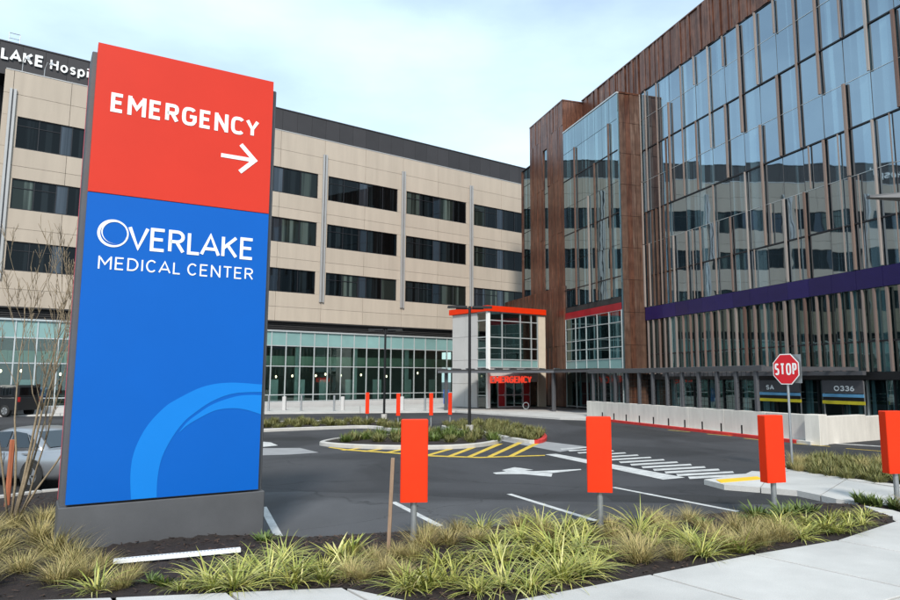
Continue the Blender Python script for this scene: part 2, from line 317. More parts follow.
# ------------------------------------------------------------------ stroke lettering
def ell(cx, cy, rx, ry, a0, a1, p=2., n=18):
    r = []
    for i in range(n + 1):
        a = RAD(a0 + (a1 - a0) * i / n); c, s_ = cos(a), sin(a)
        r.append((cx + rx * math.copysign(abs(c) ** (2 / p), c), cy + ry * math.copysign(abs(s_) ** (2 / p), s_)))
    return r
TH = .2
KERN = {'LA': -.13, 'AK': -.05, 'CY': -.07, 'VE': -.05, 'CA': -.06, 'AL': -.05, 'NT': -.03, 'TE': -.04}
def glyph(c, p):
    """centre lines of one letter: (advance width, [polyline, ...]); p = squareness of the round letters"""
    E3 = [[(.52, 0), (0, 0), (0, 1), (.52, 1)], [(0, .52), (.46, .52)]]
    if c == 'E': return .52, E3
    if c == 'M': return .80, [[(0, 0 - .5 * TH), (0, 1 + .5 * TH)], [(.80, 0 - .5 * TH), (.80, 1 + .5 * TH)], [(.06, .94), (.40, .36), (.74, .94)]]
    if c == 'R': return .58, [[(0, 0), (0, 1), (.3, 1)] + ell(.3, .75, .26, .25, 90, -90, p, 10) + [(0, .5)], [(.28, .5), (.58, 0)]]
    if c == 'G': return .66, [ell(.33, .5, .33, .5, 42, 360 - 30, p) + [(.66, .22), (.66, .5), (.36, .5)]]
    if c == 'N': return .64, [[(0, -.5 * TH), (0, 1 + .5 * TH)], [(.64, -.5 * TH), (.64, 1 + .5 * TH)], [(.05, .95), (.59, .05)]]
    if c == 'C': return .62, [ell(.33, .5, .33, .5, 42, 318, p)]
    if c == 'Y': return .66, [[(0, 1), (.33, .42), (.66, 1)], [(.33, .42), (.33, 0)]]
    if c == 'O': return .72, [ell(.36, .5, .36, .5, 90, 450, p, 28)]
    if c == 'V': return .74, [[(0, 1), (.37, 0), (.74, 1)]]
    if c == 'L': return .46, [[(0, 1), (0, 0), (.46, 0)]]
    if c == 'A': return .78, [[(0, 0), (.39, 1), (.78, 0)], [(.15, .3), (.63, .3)]]
    if c == 'K': return .62, [[(0, 0), (0, 1)], [(.6, 1), (.02, .42)], [(.2, .6), (.62, 0)]]
    if c == 'D': return .66, [[(0, 0), (0, 1), (.24, 1)] + ell(.24, .5, .42, .5, 90, -90, p, 14) + [(0, 0)]]
    if c == 'I': return .0, [[(0, 0), (0, 1)]]
    if c == 'T': return .62, [[(0, 1), (.62, 1)], [(.31, 1), (.31, 0)]]
    if c == 'S': return .54, [ell(.27, .76, .27, .24, 30, 270, p, 12)[:-1] + ell(.27, .26, .28, .26, 90, -150, p, 14)]
    if c == 'P': return .54, [[(0, 0), (0, 1), (.28, 1)] + ell(.28, .73, .26, .27, 90, -90, p, 10) + [(0, .46)]]
    if c == 'H': return .62, [[(0, 0), (0, 1)], [(.62, 0), (.62, 1)], [(0, .52), (.62, .52)]]
    if c == 'o': return .56, [ell(.28, .33, .28, .33, 90, 450, 2, 20)]
    if c == 's': return .4, [ell(.2, .5, .19, .16, 30, 270, 2, 10)[:-1] + ell(.2, .17, .2, .17, 90, -150, 2, 10)]
    if c == 'p': return .54, [[(0, .66), (0, -.3)], ell(.27, .33, .27, .33, 90, 450, 2, 18)]
    if c == 'i': return .0, [[(0, 0), (0, .66)], [(0, .86), (0, .98)]]
    if c == 't': return .3, [[(.1, .9), (.1, .1), (.18, 0), (.3, 0)], [(-.06, .64), (.3, .64)]]
    if c == 'a': return .5, [ell(.25, .33, .25, .33, 90, 450, 2, 18), [(.5, .66), (.5, 0)]]
    if c == 'l': return .0, [[(0, 0), (0, 1)]]
    if c == '3': return .5, [ell(.25, .75, .25, .25, 150, -90, 2, 10)[:-1] + ell(.25, .26, .27, .26, 90, -150, 2, 10)]
    if c == '6': return .5, [ell(.26, .28, .25, .28, 90, 450, 2, 14), [(.02, .3), (.1, .7), (.4, 1)]]
    return .3, []
def stroke(mb, pts, t, y0, y1):
    closed = (Vector(pts[0]) - Vector(pts[-1])).length < 1e-5 and len(pts) > 3
    q = [Vector(pts[0])]
    for a in pts[1:]:
        if (Vector(a) - q[-1]).length > 1e-4: q.append(Vector(a))
    if closed and (q[0] - q[-1]).length < 1e-4: q.pop()
    n = len(q); L = []; R_ = []
    for i in range(n):
        if closed: a, b_ = q[i - 1], q[(i + 1) % n]
        else: a, b_ = q[max(i - 1, 0)], q[min(i + 1, n - 1)]
        d1 = (q[i] - a).normalized() if (q[i] - a).length > 1e-6 else (b_ - q[i]).normalized()
        d2 = (b_ - q[i]).normalized() if (b_ - q[i]).length > 1e-6 else d1
        n1 = Vector((-d1.y, d1.x)); n2 = Vector((-d2.y, d2.x)); mm = n1 + n2
        mm = n1 if mm.length < 1e-4 else mm.normalized()
        k = t / 2 / max(mm.dot(n1), .62)
        L.append(q[i] + mm * k); R_.append(q[i] - mm * k)
    vs = [(p.x, y0, p.y) for p in L] + [(p.x, y0, p.y) for p in R_] + [(p.x, y1, p.y) for p in L] + [(p.x, y1, p.y) for p in R_]
    fs = []
    for i in range(n if closed else n - 1):
        j = (i + 1) % n
        fs += [(n + i, n + j, j, i), (i, j, 2 * n + j, 2 * n + i), (n + j, n + i, 3 * n + i, 3 * n + j)]
    if not closed: fs += [(0, 2 * n, 3 * n, n), (n - 1, 2 * n - 1, 4 * n - 1, 3 * n - 1)]
    mb.add(vs, fs)
def lettering(name, text, mat, parent, x0, x1, z0, cap, th=.17, gap=.2, p=2., front=-.01, back=0., space=.45):
    """text between x0 and x1 on baseline z0, cap height cap; th = stroke / cap; faces -y"""
    global TH
    TH = th / (1 - th); t = th * cap; gs = [(c, *glyph(c, p)) if c != ' ' else (c, 0, []) for c in text]
    nl = sum(c != ' ' for c in text); sw = sum(w for c, w, _ in gs)
    pairs = sum(1 for a, b_ in zip(text, text[1:]) if a != ' ' and b_ != ' '); ns = text.count(' ')
    kern = [KERN.get(text[i_:i_ + 2], 0) * cap for i_ in range(len(text))]
    k = (x1 - x0 - sum(kern) - nl * t - pairs * gap * cap - ns * space * cap) / sw; x = x0; mb = MB(); i = 0
    for n_, (c, w, st) in enumerate(gs):
        if c == ' ': x += space * cap; continue
        for pl in st:
            stroke(mb, [(x + t / 2 + a * k, z0 + t / 2 + b_ * (cap - t)) for a, b_ in pl], t, front - .0004 * (i % 3), back); i += 1
        x += w * k + t + kern[n_]
        if n_ + 1 < len(text) and text[n_ + 1] != ' ': x += gap * cap
    return mb.build(name, mat, parent)

# ================================================================== SETTING: ground
road = MB().add([(-300, -60, 0), (300, -60, 0), (300, 500, 0), (-300, 500, 0)], [(0, 1, 2, 3)]).build('road', 'asphalt'); tag(road, kind='structure')
def ground_poly(name, mat, px, z=.004, parent=road, top=None):
    pts = [gp(x, y, z) for x, y in px]
    if top is None:
        mb = MB(); a = sum(pts[i].x * pts[(i + 1) % len(pts)].y - pts[(i + 1) % len(pts)].x * pts[i].y for i in range(len(pts)))
        if a < 0: pts = pts[::-1]
        mb.add(pts, [tuple(range(len(pts)))]); return mb.build(name, mat, parent)
    return MB().prism([(p.x, p.y) for p in pts], top, z).build(name, mat, parent)
def stripe(name, mat, a, b, w, z=.004):
    p, q = gp(*a, z), gp(*b, z); d = (q - p).normalized(); nn = Vector((-d.y, d.x, 0)) * w / 2
    return MB().add([p - nn, q - nn, q + nn, p + nn], [(0, 1, 2, 3)]).build(name, mat, road)
# older, paler strip of asphalt along the bed, a darker resurfaced strip with painted shade, and stains
ground_poly('asphalt_patch', 'asphalt_old', [(180, 500), (262, 492.5), (300, 491.5), (345, 493), (390, 493), (440, 497), (500, 500), (560, 501.5), (640, 503), (730, 504), (800, 503), (800, 540), (600, 560), (400, 570), (180, 570)], .0015)
ground_poly('asphalt_patch', 'asphalt_dark', [(606, 495.5), (660, 494.5), (700, 495), (745, 497), (770, 489), (800, 491), (838, 500), (780, 505), (720, 503.5), (650, 502.5), (612, 501)], .0022)  # resurfaced strip; its right end paints in the shadow beside the landing
ground_poly('asphalt_patch', 'asphalt_dark', [(560, 420.5), (600, 423), (640, 427.5), (690, 436), (660, 437), (610, 430), (570, 425)], .0015)
ground_poly('asphalt_patch', 'asphalt_dark', [(262, 438), (310, 436.5), (322, 440), (300, 441.5), (264, 440.6)], .0015)
# parking lines
stripe('parking_line', 'white_paint', (263, 507), (279, 537), .13)
stripe('parking_line', 'white_paint', (393, 502), (440, 526), .12)
stripe('parking_line', 'white_paint', (509, 494), (600, 522), .12)
stripe('parking_line', 'white_paint', (613, 487.3), (738, 511.5), .12)
# stop bar and crosswalk
ground_poly('stop_bar', 'white_paint', [(545, 454.5), (556, 453.8), (685, 477.6), (663, 479.6)])
for i in range(13):
    t = i / 12; t = t ** 1.12
    xl, yl, xr, yr = 560 + 128 * t, 449 + 28.6 * t, 592 + 155 * t, 447 + 27.6 * t
    h = .6 + .85 * t; sl = .4
    ground_poly('crosswalk_bar', 'white_paint', [(xl, yl - h * .6), (xr, yr - h * .6), (xr + 4 * sl, yr + h * .7), (xl + 4 * sl, yl + h)], .004)
ground_poly('crosswalk_landing_paint', 'grey_patch', [(497, 440), (520, 438.5), (590, 447), (560, 452)], .0035)
# turn arrow
zq = lambda L: [(480 + x / 3.75, 400 + y / 3.75) for x, y in L]
ground_poly('turn_arrow', 'white_paint', zq([(48, 273), (98, 268), (82, 263), (130, 252), (200, 262), (168, 264.5), (272, 275), (268, 288), (160, 278), (60, 278)]))
ground_poly('turn_arrow', 'white_paint', zq([(196, 267.5), (262, 264.5), (378, 259), (380, 262), (276, 273.5)]))
ground_poly('turn_arrow', 'white_paint', [(260, 441.5), (271, 442.5), (278, 445.5), (262, 447)])
ground_poly('pavement_patch', 'grey_patch', [(261, 448.2), (300, 448), (319, 452.6), (290, 454.6), (261, 455.4)])
# yellow hatching along the island
ground_poly('hatch_edge', 'yellow_paint', [(330, 447), (350, 449.5), (390, 452.2), (430, 455.3), (480, 457), (545, 455), (545, 455.8), (480, 458.0), (430, 456.4), (388, 453.1), (348, 450.5), (328, 447.6)], .006)
for k in range(9):
    x0 = 340 + k * 21; yb = 450.2 + min(k, 5) * 1.35 - max(k - 6, 0) * .4
    yt = 446.8 - max(k - 4, 0) * 1.5
    ground_poly('hatch_stripe', 'yellow_paint', [(x0, yb), (x0 + 5, yb + .3), (x0 + 37, yt), (x0 + 31, yt - .2)], .005)
# centre dashes on the drive
for a, b in (((707, 434), (732, 436)), ((744, 438.2), (760, 440)), ((794, 443.5), (830, 446.5)), ((846, 448.5), (885, 451.5)), ((900, 453), (950, 457)), ((668, 430), (690, 432))):
    stripe('centre_dash', 'yellow_paint', a, b, .11)
stripe('drive_edge_line', 'white_paint', (822, 442.6), (884, 446.6), .28)

# sidewalk in front, slab by slab
SW = empty('sidewalk', kind='structure')
Z_SW = .30
EDGE = [(-260, 610), (-60, 603), (113, 597), (228, 592), (343, 587), (411, 600.5), (462, 606), (510, 600.5), (650, 574), (752, 554), (836, 540), (893, 521.5), (960, 500), (1080, 470)]
J = Vector((.60, -.80, 0))
ew = [gp(x, y, Z_SW) for x, y in EDGE]
def slab(poly, z1=Z_SW, z0=-.02, shrink=.011):
    Q = [Vector((p[0], p[1])) for p in poly]
    if sum(Q[i].x * Q[(i + 1) % len(Q)].y - Q[(i + 1) % len(Q)].x * Q[i].y for i in range(len(Q))) < 0: Q = Q[::-1]
    def inset(P, d):
        o = []
        for i in range(len(P)):
            a = (P[i] - P[i - 1]).normalized(); b = (P[(i + 1) % len(P)] - P[i]).normalized(); n1 = Vector((-a.y, a.x)); n2 = Vector((-b.y, b.x)); m_ = (n1 + n2).normalized()
            o.append(P[i] + m_ * (d / max(m_.dot(n1), .3)))
        return o
    pts = inset(Q, .021); inn = inset(Q, .026); n = len(pts)
    mb = MB(); mb.add([(p.x, p.y, z0) for p in pts] + [(p.x, p.y, z1 - .008) for p in pts] + [(p.x, p.y, z1) for p in inn],
        [(i, (i + 1) % n, n + (i + 1) % n, n + i) for i in range(n)] + [(n + i, n + (i + 1) % n, 2 * n + (i + 1) % n, 2 * n + i) for i in range(n)] + [tuple(range(2 * n, 3 * n))])
    return mb.build('slab', 'concrete', SW)
for i in range(len(ew) - 1):
    a, b = ew[i], ew[i + 1]
    for k in range(3):
        slab([a + J * 1.85 * k, b + J * 1.85 * k, b + J * 1.85 * (k + 1), a + J * 1.85 * (k + 1)])
tag(MB().prism([(p.x + .02, p.y - .05) for p in ew] + [(ew[-1].x + 4, -6), (-14, -6)], -.02, Z_SW - .05).build('sidewalk_base', 'dark_body', SW))

# planting bed between sidewalk and parking
FR = [(-260, 609.5), (-60, 602.5), (113, 596.5), (228, 591.5), (343, 586.5), (411, 600), (462, 605.5), (510, 600), (650, 573.5), (752, 553.5), (836, 539.5), (893, 521.2)]
BK = [(-260, 522), (0, 498), (58, 490), (150, 489), (200, 500), (240, 522), (262, 533), (300, 537), (400, 531), (500, 525), (600, 520), (735, 511.5), (830, 502.5), (862, 504.5), (893, 520.6)]
def interp(L, x):
    if x <= L[0][0]: return L[0][1]
    for (a, b), (c, d) in zip(L, L[1:]):
        if x <= c: return b + (d - b) * (x - a) / (c - a)
    return L[-1][1]
def bed_pt(x, v):
    f, k = gp(x, interp(FR, x), .29), gp(x, interp(BK, x), .11)
    p = f.lerp(k, v); p.z = .275 * (1 - v) + .10 * v + .07 * sin(pi * v); return p
def bed_px(x, y):
    lo, hi = 0., 1.
    for _ in range(24):
        m_ = (lo + hi) / 2
        if proj(bed_pt(x, m_))[1] > y: lo = m_
        else: hi = m_
    return bed_pt(x, lo)
mb = MB(); mb.smooth = True; NX, NV = 230, 26
for i in range(NX + 1):
    x = -258 + (893 - -258) * i / NX
    for j in range(NV + 1):
        p = bed_pt(x, j / NV); k = min(j, NV - j, 3) / 3; p.z += random.uniform(-.018, .022) * k; mb.v.append(tuple(p))
for i in range(NX):
    for j in range(NV):
        a = i * (NV + 1) + j; mb.f.append((a, a + NV + 1, a + NV + 2, a + 1))
bed = tag(mb.build('planting_bed', 'mulch'), kind='structure')
mb = MB()
for i in range(4200):
    x = random.uniform(-150, 888); v = random.uniform(.01, .97); p = bed_pt(x, v)
    a = random.uniform(0, pi); L_, w_ = random.uniform(.012, .04), random.uniform(.005, .012)
    d = Vector((cos(a) * L_, sin(a) * L_, random.uniform(-.012, .012))); q = Vector((-sin(a) * w_, cos(a) * w_, random.uniform(-.005, .005))); p.z += .016
    u = Vector((0, 0, .006))
    mb.add([p - d - q, p + d - q, p + d + q, p - d + q, p - d * .8 + u, p + d * .8 + u], [(0, 1, 5, 4), (2, 3, 4, 5), (1, 2, 5), (3, 0, 4)])
chips = mb.build('mulch_chips', 'mulch_chip', None); tag(chips, 'loose dark bark chips over the front planting bed', 'mulch', kind='stuff')
# kerb behind the bed, in straight lengths
kerb_root = empty('bed_kerb', kind='structure')
kp = []
for i in range(43): x = -258 + i * 27.3; p = gp(x, interp(BK, x), .11); kp.append(p)
for a, b in zip(kp, kp[1:]):
    if proj(b)[0] > 225: continue
    d = (b - a).normalized(); nn = Vector((-d.y, d.x, 0))
    if nn.y < 0: nn = -nn
    a2, b2 = a + nn * .01 + d * .004, b + nn * .01 - d * .004
    MB().prism([(a2.x, a2.y), (b2.x, b2.y), (b2.x + nn.x * .15, b2.y + nn.y * .15), (a2.x + nn.x * .15, a2.y + nn.y * .15)], -.02, .14).build('kerb_stone', 'kerb', kerb_root)

# islands
def dense(poly, step=.7):
    o = []
    for a, b in zip(poly, poly[1:] + poly[:1]):
        n = max(1, int((b - a).length / step))
        o += [a.lerp(b, k / n) for k in range(n)]
    return o
def chaikin(P, n=2):
    for _ in range(n):
        Q = []
        for a, b in zip(P, P[1:] + P[:1]): Q += [a.lerp(b, .25), a.lerp(b, .75)]
        P = Q
    return P
def island(px, z=.14, w=.18, soil='mulch', smooth=2, red=None, seg=6):
    r = empty('traffic_island', kind='structure')
    P = [gp(x, y, z) for x, y in px]
    if smooth: P = chaikin(P, smooth)
    a = sum(P[i].x * P[(i + 1) % len(P)].y - P[(i + 1) % len(P)].x * P[i].y for i in range(len(P)))
    if a < 0: P = P[::-1]
    n = len(P); I = []
    for i in range(n):
        d1 = (P[i] - P[i - 1]).normalized(); d2 = (P[(i + 1) % n] - P[i]).normalized(); m_ = (d1 + d2).normalized(); I.append(P[i] + Vector((-m_.y, m_.x, 0)) * w)
    for s0 in range(0, n, seg):
        mb = MB(); idx = [(s0 + k) % n for k in range(min(seg, n - s0) + 1)]
        O = [P[i] for i in idx]; N = [I[i] for i in idx]; c = len(idx)
        mb.add([(p.x, p.y, -.02) for p in O] + [(p.x, p.y, z - .02) for p in O] + [(p.x + (q.x - p.x) * .15, p.y + (q.y - p.y) * .15, z) for p, q in zip(O, N)] + [(q.x, q.y, z) for q in N] + [(q.x, q.y, z - .06) for q in N],
               [(r_ * c + k, r_ * c + k + 1, (r_ + 1) * c + k + 1, (r_ + 1) * c + k) for r_ in range(4) for k in range(c - 1)])
        mid = proj(O[len(O) // 2]); mat = 'red_paint' if red and red(mid) else 'kerb'
        mb.build('kerb_stone', mat, r)
    s = MB().add([(p.x, p.y, z - .03) for p in I], [tuple(range(n))]).build('soil', soil, r)
    r['_poly'] = [c for p in I for c in (p.x, p.y)]
    return r, I
ISL1 = [(318, 441), (340, 436.8), (380, 434), (420, 432.6), (470, 432), (494, 433), (504, 437), (496, 441.5), (460, 445.2), (400, 445.8), (345, 444.2), (322, 442.3)]
ISL2 = [(200, 431.5), (262, 429), (340, 426), (372, 425.2), (392, 429), (420, 428.6), (412, 424), (385, 421), (350, 420), (300, 420.6), (200, 423)]
ISL3 = [(438, 424), (480, 420.6), (512, 423.4), (540, 430), (548, 434.5), (545, 439.5), (528, 440.6), (503, 436), (480, 430.8), (448, 428)]
ISL4 = [(776, 468.5), (788, 460), (830, 457.6), (905, 463), (1010, 471), (1010, 498), (905, 486.5), (850, 479.5), (790, 470.8)]
i1, I1 = island(ISL1); i2, I2 = island(ISL2); i3, I3 = island(ISL3, red=lambda m: m[0] > 541); i4, I4 = island(ISL4, smooth=1)
# walkways on the right
walk = empty('walkway', kind='structure')
def pave(px, z, name='slab', mat='concrete', parent=walk):
    P = [gp(x, y, z) for x, y in px]; return MB().prism([(p.x, p.y) for p in P], -.02, z).build(name, mat, parent)
pave([(704, 479.5), (724, 484.6), (760, 487.4), (772, 472.2), (752, 471), (744, 474.5)], .115)
pave([(761, 487.5), (797, 490.5), (820, 495.2), (845, 479.8), (790, 471.4), (773, 472.3)], .12)
pave([(821, 495.4), (836, 499), (872, 503.4), (905, 489), (850, 480.6), (846, 480)], .12)
pave([(873, 503.6), (930, 512), (1000, 520), (1000, 502), (906, 489.2)], .12)
MB().prism([tuple(gp(x, y, .123).xy) for x, y in ((716, 479.6), (757, 476.4), (763, 479.0), (721, 482.6))], .1, .124).build('tactile_strip', 'tactile', walk)
pave([(770, 468.2), (780, 469.0), (779, 473.6), (769, 473.0)], .25, 'kerb_upstand', 'kerb')
verge = empty('grass_verge', kind='structure')
VG = [gp(x, y, .13) for x, y in ((858, 501.8), (873, 504.2), (930, 512.8), (1000, 522), (1000, 532), (930, 519.5), (890, 508.5), (862, 504.4))]
MB().prism([(p.x, p.y) for p in VG], -.02, .145).build('soil', 'mulch', verge)
pave([(864, 505.6), (892, 510), (930, 521), (1000, 534), (1010, 560), (930, 531), (896, 521.5)], .2)
# pavement along the hospital and entrance
apron = empty('entrance_pavement', kind='structure')
def slab_line(px, name='slab', mat='concrete', z=.1, parent=apron): return pave(px, z, name, mat, parent)
slab_line([(-160, 417.5), (60, 414.5), (60, 409), (-160, 409.5)]); slab_line([(60.4, 414.5), (262, 412.8), (262, 408), (60.4, 409)])
slab_line([(262.4, 412.8), (360, 411.9), (360, 405.5), (262.4, 408)]); slab_line([(360.4, 411.9), (455, 411.2), (470, 402.5), (360.4, 405.5)])
slab_line([(455.4, 411.2), (520, 415.4), (560, 418), (600, 419.2), (585, 402), (471, 402)])
# strip drain lying in the bed before the sign
a, b = bed_px(113, 566), bed_px(240, 554)
dr = empty('strip_drain', a.lerp(b, .5) + Vector((0, 0, .03)), math.atan2(b.y - a.y, b.x - a.x), 'white slotted plastic strip lying in the mulch before the big sign', 'strip')
hl = (b - a).length / 2; dr.rotation_euler[1] = -math.asin((b.z - a.z) / (b - a).length); dr.location.z += .03
MB().box(-hl, hl, -.045, .045, -.03, .012).build('body', 'white', dr)
for k in range(34):
    x = -hl + .03 + k * (2 * hl - .06) / 34; block('slot', 'galv', dr, x, x + .02, -.011, .011, .008, .014)

# ================================================================== HOSPITAL (beige wing, VP 1383)
PA = gp(264, 409); AZ = RAD(51.9975)
hosp = empty('hospital_building', (PA.x, PA.y, 0), pi / 2 - AZ, 'long beige precast hospital wing with dark ribbon windows and charcoal rooftop band', 'building')
XL, XR = -18.95, 34.0
FL = [(18.02, 20.21), (13.79, 15.87), (9.60, 11.57)]
PIL = [-18.42, -11.53, -3.43, 4.67, 12.77, 20.87, 28.97]
MB().box(XL + .06, XR, .22, 20, 7.19, 23.2).build('core_wall', 'dark_body', hosp)
MB().box(XL - 26, XL + .04, 3.0, 20, .0, 25.2).build('side_wing', 'charcoal_metal', hosp)
MB().box(XL + .05, XR, -.02, .3, 23.39, 23.46).build('coping', 'pilaster_metal', hosp)
# roof band
MB().box(-44.9, XR, .62, 20, 23.2, 25.46).build('roof_core', 'dark_body', hosp)
x = -45.
while x < XR: block('roof_cladding_panel', 'charcoal_metal', hosp, x + .008, x + 1.342, .55, .62, 23.2, 25.50); x += 1.35
MB().box(-45, XR, .50, .70, 25.50, 25.58).build('roof_coping', 'charcoal_metal', hosp)
edges = PIL[:] + [XR]
def panels(xa, xb, zs, nx):
    for k in range(nx):
        for za, zb in zip(zs, zs[1:]):
            w = (xb - xa) / nx
            block('precast_panel', 'precast', hosp, xa + k * w + .012, xa + (k + 1) * w - .012, 0, .22, za + .011, zb - .011, .006)
zones = [(7.18, 8.35, 9.60), (11.57, 12.45, 13.79), (15.87, 16.75, 18.02), (20.21, 21.75, 23.39)]
panels(XL, PIL[0], zones[0], 1)
for z in zones[1:]: panels(XL, PIL[0], z, 1)
for (za, zb) in FL: block('precast_panel', 'precast', hosp, XL + .01, -18.04, 0, .22, za + .002, zb - .002)
for xa, xb in zip(edges, edges[1:]):
    for z in zones: panels(xa, xb, z, 2)
    wa, wb = xa + .38, xb - .58
    for (za, zb) in FL:
        block('precast_panel', 'precast', hosp, xb - .58, xb + (.38 if xb < XR else 0), 0, .22, za + .002, zb - .002)
        w = empty('window', ((wa + wb) / 2, .12, (za + zb) / 2)); w.parent = hosp
        L_, h = wb - wa, zb - za
        mbf = MB()
        cuts = [0, .22, .44, .56, .78, 1]
        mbf.box(-L_ / 2, L_ / 2, -.03, .06, h / 2 - .05, h / 2); mbf.box(-L_ / 2, L_ / 2, -.05, .06, -h / 2, -h / 2 + .06)
        for c in cuts:
            X = -L_ / 2 + c * L_; X = min(max(X, -L_ / 2 + .025), L_ / 2 - .025); mbf.box(X - .025, X + .025, -.031, .06, -h / 2 + .061, h / 2 - .051)
        mbf.box(-L_ / 2 + .05, -L_ / 2 + .44 * L_ - .025, -.029, .06, h / 2 - .62, h / 2 - .58)
        mbf.build('window_frame', 'dark_frame', w)
        for k in range(5):
            X0, X1 = -L_ / 2 + cuts[k] * L_ + .026, -L_ / 2 + cuts[k + 1] * L_ - .026
            mt = 'window_blind' if k == 2 or random.random() < .06 else ('window_glass_green' if random.random() < .22 else 'window_glass')
            block('pane', mt, w, X0, X1, .02, .05, -h / 2 + .062, h / 2 - .052, tilt=.0012)
for px_ in PIL:
    p = empty('pilaster', (px_, 0, 0)); p.parent = hosp
    block('flange', 'pilaster_metal', p, -.20, -.045, -.16, .0, 8.95, 22.05); block('flange', 'pilaster_metal', p, .045, .20, -.16, .0, 8.95, 22.05)
    block('web', 'grey_paint', p, -.045, .045, -.06, 0, 8.95, 22.05)
# recessed louvre band over the ground floor glass
MB().box(XL - 24, XR, .35, 1.2, 6.36, 7.19).build('louvre_core', 'dark_body', hosp)
for k in range(5): block('louvre', 'dark_louver', hosp, XL - 24, 19.5, .26, .36, 6.46 + k * .145, 6.53 + k * .145)
MB().box(XL + .04, XR, .0, .36, 7.10, 7.175).build('soffit', 'dark_louver', hosp)
# ground floor curtain wall
ROWS = [.55, 1.1, 3.45, 5.14, 6.38]
MB().box(-32, 22, .2, .6, .0, .5).build('plinth', 'pale_grey', hosp)
gx = [-31 + 1.262 * k for k in range(41)]
mbm = None
for k, x in enumerate(gx): block('mullion', 'light_frame', hosp, x - .04, x + .04, .30, .44, .5, 6.36)
for z in ROWS[:-1]: block('transom', 'light_frame', hosp, gx[0], gx[-1], .31, .43, z - .035, z + .035)
block('transom', 'light_frame', hosp, gx[0], gx[-1], .22, .44, 6.30, 6.42)
for k in range(len(gx) - 1):
    for r_, (za, zb) in enumerate(zip(ROWS, ROWS[1:])):
        mt = 'lobby_glass' if r_ < 3 else 'teal_panel'
        block('pane', mt, hosp, gx[k] + .045, gx[k + 1] - .045, .355, .375, za + .04, zb - .04, tilt=.0015)
MB().box(-32, 22, .5, 9, .05, .12).build('lobby_floor', 'interior_floor', hosp)
MB().box(-32, 22, 6.6, 6.8, .12, 6.3).build('lobby_back_wall', 'interior_wall', hosp)
MB().box(-32, 22, .46, 7, 5.22, 5.3).build('lobby_ceiling', 'ceiling', hosp)
x = -30.
while x < 20: block('bulkhead', 'green_panel', hosp, x, x + 2.5, .75, .9, 3.52, 4.3); x += 2.52
x = -29.4
while x < 20:
    block('lobby_column', 'interior_column', hosp, x - .22, x + .22, .62, .72, .12, 5.2); x += 5.4
random.seed(11)
x = -28.
while x < 19.5:
    block('screen_panel', 'interior_column', hosp, x, x + random.uniform(.7, 1.1), 1.1, 1.2, .12, 2.35); x += random.uniform(2.2, 3.4)
lamp_me = None
x = -27.
while x < 19:
    z = random.uniform(2.55, 3.0); y = random.uniform(2., 4.5)
    if lamp_me is None:
        mb = MB(); mb.smooth = True; mb.tube([(0, 0, -.11), (0, 0, -.09), (0, 0, 0), (0, 0, .09), (0, 0, .11)], [.02, .05, .08, .05, .02], 10); lamp_me = mb.mesh('pendant_lamp', 'warm_lamp')
        cord = MB().box(-.008, .008, -.008, .008, 0, 2.2).mesh('cord', 'black_metal')
    pl_ = link_obj('pendant_lamp', lamp_me, hosp, (x, y, z)); link_obj('cord', cord, pl_, (0, 0, .1)); x += random.uniform(1.0, 2.3)
# rooftop letters, lights, ladder
lettering('lettering', 'OVERLAKE', 'white', hosp, -22.1, -16.75, 24.2, .84, .2, .12, 2., .42, .50)
lettering('lettering', 'Hospital', 'white', hosp, -16.36, -12.7, 24.2, .80, .15, .16, 2., .42, .50)
for x, dx in ((-18.0, .25), (-16.7, .35)):
    fl = empty('floodlight', (x, .05, 23.46)); fl.parent = hosp
    mb = MB(); mb.tube([(0, 0, 0), (0, -.15, .5), (dx * .3, -.5, .85)], .03, 6); mb.build('arm', 'galv_light', fl)
    MB().plate([(dx - .17, .72), (dx + .13, .72), (dx, 1.02)], -.6, -.48).build('lamp_head', 'galv_light', fl)
ld = MB()
for dx in (-.32, .32): ld.tube([(-18.55 + dx, .8, 25.2), (-18.55 + dx, .8, 26.35)], .025, 6)
ld.tube([(-18.87, .8, 26.33), (-18.23, .8, 26.33)], .025, 6); ld.tube([(-18.87, .8, 25.95), (-18.23, .8, 25.95)], .02, 6)
ld.build('roof_ladder', 'galv', hosp)

# ================================================================== GLASS AND COPPER TOWER (VP 240)
BZ = RAD(-18.7859); PBm = gp(640, 380.1 + 33.6)
rzB = math.atan2(-cos(BZ), -sin(BZ))
tower = empty('glass_tower', (PBm.x, PBm.y, 0), rzB, 'tall glass tower with copper fins, copper parapet and purple band', 'building')
PITCHX = 1.407; X0 = 1.24
COLX = [2.0 + PITCHX * k for k in range(-1, 24)]          # main curtain wall bays; local x runs towards the camera
COLX[0] = 1.30
ZR = [7.30, 9.45, 11.70, 13.95, 16.20, 18.45, 20.75, 22.70]
DARKZ = (9.45, 13.95, 18.45)
XE = COLX[-1]
MB().box(X0, XE, .30, 22, 0, 25.6).build('core', 'dark_body', tower)
random.seed(5)
for i in range(len(COLX) - 1):
    for j in range(len(ZR) - 1):
        block('pane', 'facade_glass', tower, COLX[i] + .02, COLX[i + 1] - .02, .0, .04, ZR[j] + .02, ZR[j + 1] - .02, tilt=.0032)
for x in COLX: block('mullion', 'grey_paint', tower, x - .012, x + .012, -.010, .2, 2.7, 22.7)
for z in ZR[1:-1]:
    if z in DARKZ: block('transom', 'dark_frame', tower, X0, XE, -.07, .19, z - .035, z + .035)
    else: block('transom', 'light_frame', tower, X0, XE, -.02, .19, z - .012, z + .012)
block('transom', 'dark_frame', tower, X0, XE, -.05, .19, 22.69, 22.75)
